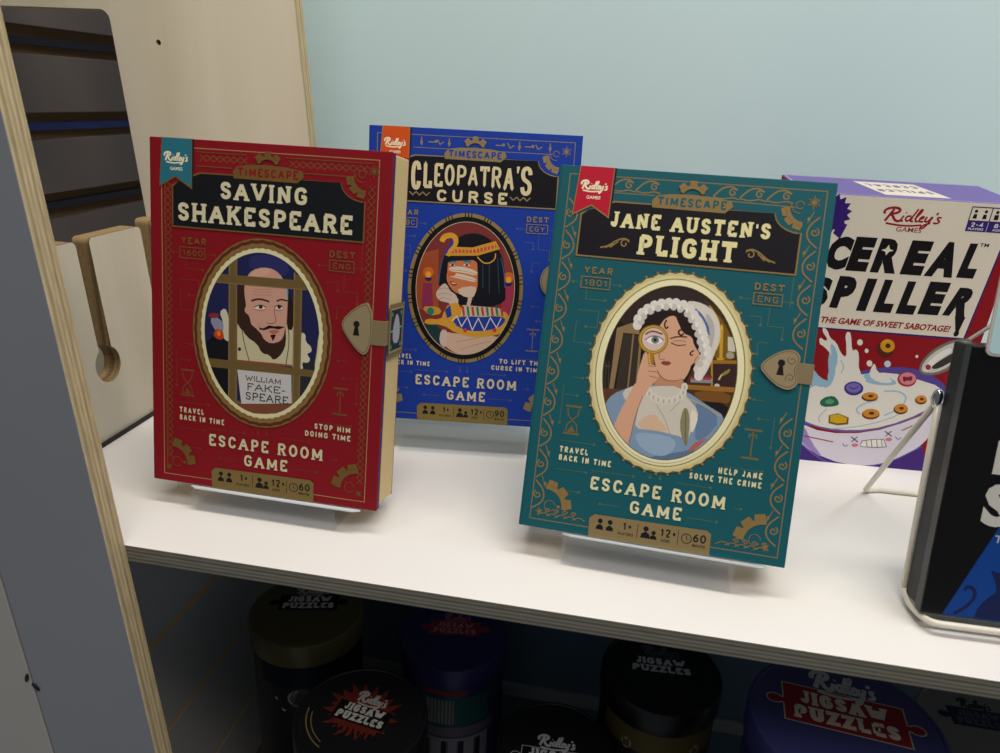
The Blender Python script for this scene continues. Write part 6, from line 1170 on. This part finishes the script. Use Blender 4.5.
    for i in range(32):
        a = 2 * math.pi * i / 32; q = 15.5 if i % 2 else 12; pts.append((22 + q * math.cos(a), 212 + q * math.sin(a)))
    P.poly('#3a1f78', pts); P.poly('#3a1f78', [(30, 206), (36, 205), (33, 194), (27, 198)])
    P.build('purple zigzag starburst')
    # lid label, on the top face
    def txf(u, v, d): return Vector(((u - 80) * wd / 160, -ht * sn + v / 1000, ht + v / 1000 * .006 / dp + d / 1000))
    P = Print('top_label', r, txf, .08)
    P.poly('#cdc3b4', [(62, 10), (110, 10), (102, 62), (54, 62)]); 
    P.text('#6a6478', 'CEREAL', 100, 54, 40, 11, .24, 0, .14, 0, 180); P.text('#6a6478', 'SPILLER', 104, 34, 42, 11, .24, 0, .14, 0, 180)
    P.frame('#a99fc8', 1.0, 2, 3, 158, 72)
    o = P.build('cream label patch on the purple top')
    return r

cereal_box()

# ------------------------------------------------------------------ black boxed game on a white wire easel
BY, BL_ = 0.0243, 0.1697
BO = (0.47948 + .08 * math.cos(BY), 0.03687 + .08 * math.sin(BY), 0.0105)
M_gloss = pm('#0b0a0c', 0.22, 0, 1, .3, 'black_gloss_card'); M_side = pm('#0e0e10', 0.35, 0, 1, .16, 'charcoal_gloss_card')
r = empty('board_game_box', BO, (-BL_, 0, BY))
tag(r, 'glossy black game box with a blue wedge, leaning on the white wire easel', 'game box')
HB, DB = .1548, .0237
bm = bmesh.new(); fs = box_bm(bm, -.08, .08, .0006, DB, 0, HB); bmesh.ops.recalc_face_normals(bm, faces=bm.faces[:])
for f in bm.faces: f.material_index = 1 if abs(f.normal.x) > .9 else 0
finish(bm, 'carton', [M_gloss, M_side], r, .0016)
box('lid', -.0806, .0806, -.0006, .0085, -.0004, HB + .0006, M_gloss, r, .0012)
def bxf(u, v, d): return Vector(((u - 80) / 1000, -.0006 - d / 1000, v / 1000))
P = Print('front_artwork', r, bxf, .05)
P.poly('#0f3f8c', [(11, .6), (159, .6), (159, 120), (60, 120), (31, 56)])
P.poly('#15204e', [tuple(q) for q in spl([(28, 1), (29, 8), (33, 14), (37, 18), (35, 24), (31, 31), (36, 29), (40, 33), (46, 30), (52, 22), (70, 18), (110, 14), (130, 1)], 1)])
P.line('#15204e', 2.0, [tuple(q) for q in spl([(17, 2), (22, 6), (26, 12), (26, 17), (22, 20), (20, 17)], 2)])
P.build('blue wedge with a dark crouching shape')
P = Print('box_lettering', r, bxf, .3)
P.sans('#c6c3bb', 'P', 21.5, 86, 13, 19, .05); P.sans('#c6c3bb', 'S', 20.5, 56, 16, 25, .05); P.sans('#aab0bc', 'T', 30, 47, 3.6, 4.4, .03)
P.build('big white capital letters')

M_wire = pm('#dcd6c6', 0.3, 0, 1, .5, 'white_coated_wire')
e = empty('wire_easel', (BO[0], BO[1], 0), (0, 0, BY))
tag(e, 'white wire easel cradling the black game box at the right edge', 'easel')
cl_, sl_ = math.cos(BL_), math.sin(BL_)
def bl(x, y, z): return (x, y * cl_ + z * sl_, BO[2] + z * cl_ - y * sl_)      # easel-local point from box coordinates
wr = .0019
hz = .118
pts = [bl(-.0805, DB + .0022, hz), bl(-.0802, DB + .0022, .05), bl(-.0800, DB + .0022, .002), bl(-.0798, DB * .75, -.0030), bl(-.0790, .004, -.0036), bl(-.0755, -.0035, -.0036), bl(-.070, -.0045, -.0036), bl(0, -.0045, -.0036),
       bl(.072, -.0045, -.0036), bl(.078, -.0035, -.0036), bl(.0815, .004, -.0036), bl(.0832, DB * .75, -.0030), bl(.0835, DB + .002, .008), bl(.0832, DB + .002, .05), bl(.0825, DB + .002, hz)]
P_ = [Vector(pts[0]), Vector(pts[1])] + [Vector(q) for q in spl([Vector(q) for q in pts[2:7]], 2)] + [Vector(pts[7])] + [Vector(q) for q in spl([Vector(q) for q in pts[8:13]], 2)] + [Vector(pts[13]), Vector(pts[14])]
tube('front_frame', P_, wr, M_wire, e)
hp = Vector(bl(-.0812, DB + .0035, hz)); hq = Vector(bl(.0825, DB + .0035, hz))
fl = FOOT = Vector((-.0615, .163, wr))
fr = Vector((.0615, .163, wr))
legp = [hp, hp.lerp(fl, .5), hp.lerp(fl, .93)] + [Vector(q) for q in spl([hp.lerp(fl, .95), fl, fl + Vector((.012, .004, 0))], 2)] + [fr - Vector((.012, -.004, 0))] + [Vector(q) for q in spl([fr - Vector((.010, -.004, 0)), fr, hq.lerp(fr, .95)], 2)] + [hq]
tube('rear_leg', legp, wr, M_wire, e)
M_chrome = pm('#b9bcc0', 0.18, 1, 1, .5, 'clear_hinge_bead')
for q in (hp, hq):
    bm = bmesh.new(); bmesh.ops.create_uvsphere(bm, u_segments=20, v_segments=12, radius=.0036)
    for v in bm.verts: v.co = Vector((v.co.x * .9, v.co.y, v.co.z * 1.7)) + q + Vector((0, 0, .002))
    finish(bm, 'hinge', [M_chrome], e, smooth=True)['label'] = 'shiny grey hinge bead'

# pale card clipped over the top right of the black box
c = empty('price_card', BO, (-BL_, 0, BY))
tag(c, 'pale blue card with a rounded corner overlapping the top of the black box', 'card')
def crect(x0, x1, z0, z1, rr): return arcp(x1 - rr, z1 - rr, rr, rr, 90, 0, 5) + arcp(x1 - rr, z0 + rr, rr, rr, 0, -90, 5) + arcp(x0 + rr, z0 + rr, rr, rr, 270, 180, 5) + arcp(x0 + rr, z1 - rr, rr, rr, 180, 90, 5)
plate('card_sleeve', [crect(-.0745, -.006, .1505, .215, .0035)], .0008, .0022, lambda u, v, d: Vector((u, -d, v)), pm('#c9b9b0', .3), pm('#c9b9b0', .3), c)
plate('card_face', [crect(-.0735, -.007, .1518, .214, .003)], .0022, .0025, lambda u, v, d: Vector((u, -d, v)), pm('#a9c8cc', .4, 0, 1.1), pm('#a9c8cc', .4), c)

# ------------------------------------------------------------------ round jigsaw tins on the lower shelf
def tin(loc, rr, h, lidc, bodyc, logo, label, rot=0.0, band=None, lidh=.024):
    t = empty('puzzle_tin', loc, (0, 0, math.radians(rot)))
    tag(t, label, 'tin', 'round jigsaw tins on the lower shelf')
    ml, mb = pm(lidc, .38, 0, 1.0, .4), pm(bodyc, .45, 0, 1.0, .4)
    rb = rr - .0022
    tb_ = lathe('tin_body', [(rb - .001, 0), (rb, .001), (rb, h - lidh)], mb, t)
    ld_ = lathe('lid', [(rr - .0004, h - lidh), (rr, h - lidh + .0008), (rr, h - .002), (rr - .0006, h - .0006), (rr - .002, h), (rr - .003, h), (rr - .0036, h - .0008), (.001, h - .0008)], ml, t)
    zt = h - .0008
    tw = rr / .055
    def lxf(u, v, d): return Vector((u / 1000 * tw, v / 1000 * tw, zt + d / 1000))
    P = Print('lid_label', ld_, lxf, .08)
    logo(P)
    P.build()
    def wxf(u, v, d):                          # wrapped round the front of the body
        a = -math.pi / 2 + u / 1000 / rb
        return Vector(((rb + d / 1000) * math.cos(a), (rb + d / 1000) * math.sin(a), v / 1000))
    if band:
        P = Print('body_label', tb_, wxf, .1); band(P, (h - lidh) * 1000); P.build()
    return t
def wrap_rect(P, col, u0, u1, v0, v1, n=24):
    P.d += STEP
    for i in range(n):
        a, b = u0 + (u1 - u0) * i / n, u0 + (u1 - u0) * (i + 1) / n; P.poly(col, [(a, v0), (b, v0), (b, v1), (a, v1)], False)
def words(P, y, w_, h_, col, back=None, ridl='#a9a7a0', rot=0):
    if back: back(P)
    P.script(ridl, -w_ * .3, y + h_ * 2.5, w_ * .66, h_ * 1.5, .14)
    P.text(col, 'JIGSAW', -w_ * .42, y + h_ * 1.15, w_ * .84, h_, .3, .7, .1); P.text(col, 'PUZZLES', -w_ / 2, y, w_, h_, .3, .7, .1)
def plaque(col, edge, x, y0, y1):
    def f(P):
        for c_, g_ in ((edge, .8), (col, 0)):
            P.poly(c_, [(-x - g_, y0 - g_), (x + g_, y0 - g_), (x + g_, y1 + g_), (-x - g_, y1 + g_)])
            for sx in (-1, 1):
                P.ell(c_, sx * (x + 5.5), (y0 + y1) / 2, 4.2 + g_, 3.4 + g_, 16); P.poly(c_, [(sx * (x - 1), (y0 + y1) / 2 - 2 - g_), (sx * (x + 4), (y0 + y1) / 2 - 1.6 - g_), (sx * (x + 4), (y0 + y1) / 2 + 1.6 + g_), (sx * (x - 1), (y0 + y1) / 2 + 2 + g_)])
    return f
def logo_olive(P): words(P, 2, 50, 8.5, '#d8d5cc', plaque('#0c0c0e', '#0c0c0e', 28, 0, 22), '#b5b0a2')
def logo_flame(P):
    pts = []
    for i in range(44):                        # ragged flame, tallest at the top
        a = 2 * math.pi * i / 44; up = max(0, math.sin(a)); q = (27 + 9 * up + 3 * math.sin(i * 1.7)) if i % 2 else (21 + 4 * up + 2 * math.sin(i * 2.9))
        pts.append((q * math.cos(a) * 1.1 - 2.2 * (i % 2), 1 + q * math.sin(a) * .95))
    P.poly('#622318', pts); P.poly('#0d0d10', [(-24, -9), (24, -9), (24, 11), (-24, 11)])
    for i in range(9): P.poly('#0d0d10', [(-20 + i * 5, -14), (-18.4 + i * 5, -14), (-17.4 + i * 5, -19), (-19 + i * 5, -19)])
    words(P, -7, 42, 8, '#b9b6ac')
    P.line('#7a6c3c', 1.0, arcp(0, 0, 45, 42, 190, 250, 10)); P.line('#7a6c3c', .8, arcp(0, 0, 41, 38, 195, 245, 10))
def logo_red(P): words(P, 0, 44, 7.5, '#c07a80', plaque('#8c2a36', '#a04a50', 25, -2, 18), '#a86a70')
def logo_plain(P): words(P, -2, 54, 8.5, '#c0c0c2', None, '#55555a')
def logo_big(P): words(P, -4, 58, 11, '#b7ae98', plaque('#761a25', '#a0957e', 34, -7, 23), '#a9a9a6')
def logo_black2(P): words(P, -25, 56, 9, '#b2b3b6', plaque('#0c0c0e', '#a0a1a6', 30, -28, -5), '#b2b3b6')
def logo_grey(P): words(P, 0, 42, 8, '#4c5262', plaque('#232838', '#232838', 25, -2, 19), '#2a2c34')
def band_emblem(P, top):
    wrap_rect(P, '#0d1420', -40, 40, top - 26, top - 2)
    P.ell('#6f7266', 0, top - 38, 12, 10, 24); P.ell('#3c3f3a', 0, top - 38, 9.6, 7.8, 24); P.line('#8f917f', 1.2, [(-7, top - 38), (7, top - 38)])
    P.poly('#8a8a88', [(-26, top - 40), (-23, top - 40), (-14, top - 54), (-17, top - 55)]); P.poly('#8a8a88', [(26, top - 40), (23, top - 40), (9, top - 56), (13, top - 57)])
    P.poly('#5f625c', [(-6, top - 57), (0, top - 61), (6, top - 57), (3, top - 66), (-3, top - 66)])
def band_bright(P, top):
    wrap_rect(P, '#6a2c34', -24, 20, top - 8, top - 2); wrap_rect(P, '#1d4a48', -44, 44, top - 46, top - 12)
    wrap_rect(P, '#6e6a62', -22, 6, top - 44, top - 14, 8); P.ell('#8a2f30', -8, top - 30, 13, 10, 24); P.line('#c9a89a', 1, [(-16, top - 31), (0, top - 31)])
    wrap_rect(P, '#55505a', -50, 50, top - 60, top - 48); wrap_rect(P, '#6e6a72', -44, 44, 4, top - 62)
    for x in (-24, -6, 10, 28): wrap_rect(P, '#17172a', x, x + 7, top - 100, top - 66, 3)
    P.line('#17172a', 7, [(16, top - 68), (30, top - 98)])
def band_ol(P, top):
    wrap_rect(P, '#4a4020', -60, 60, top - 26, top - 2)
    for x in (-32, 32): P.ell('#7a7872', x, top - 22, 5, 6, 12)
    P.ell('#1a1816', 0, top - 40, 17, 15, 24)
def band_dark(P, top): wrap_rect(P, '#3a3d5c', -46, 46, top - 40, top - 6)
FZ = -0.52
for loc, rr, lid, body, logo, lab, rot, band in (
    ((0.0206, 0.2049), .055, (-.2027), ('#544e2e', '#141318'), logo_olive, 'olive-lidded round jigsaw tin at the back left under the shelf', 14, band_emblem),
    ((0.1168, 0.0948), .055, (-.2069), ('#141216', '#101014'), logo_flame, 'black-lidded round jigsaw tin with a red flame motif, front left under the shelf', -8, band_dark),
    ((0.160, 0.2463), .055, (-.2381), ('#2a2858', '#25234c'), logo_red, 'navy-lidded round jigsaw tin with a small red plaque, behind the flame tin', 8, band_bright),
    ((0.2759, 0.1405), .0505, (-.25), ('#0c0c0f', '#0e0e12'), logo_black2, 'plain black-lidded round jigsaw tin at the bottom middle, cut off by the frame', 2, band_dark),
    ((0.3649, 0.2127), .055, (-.2133), ('#0b0b0e', '#14131a'), logo_plain, 'black-lidded round jigsaw tin with an olive body band, standing behind the others', 4, band_ol),
    ((0.4765, 0.082), .0655, (-.119), ('#2c2e5c', '#1e2048'), logo_big, 'large blue round jigsaw tin with a bright red plaque on its lid', -6, band_dark),
    ((0.6484, 0.2229), .055, (-.2251), ('#77736e', '#55504c'), logo_grey, 'grey-lidded round jigsaw tin at the bottom right corner', 0, band_dark)):
    tin((loc[0], loc[1], FZ), rr, lid - FZ, body[0], body[1], logo, lab, rot, band)
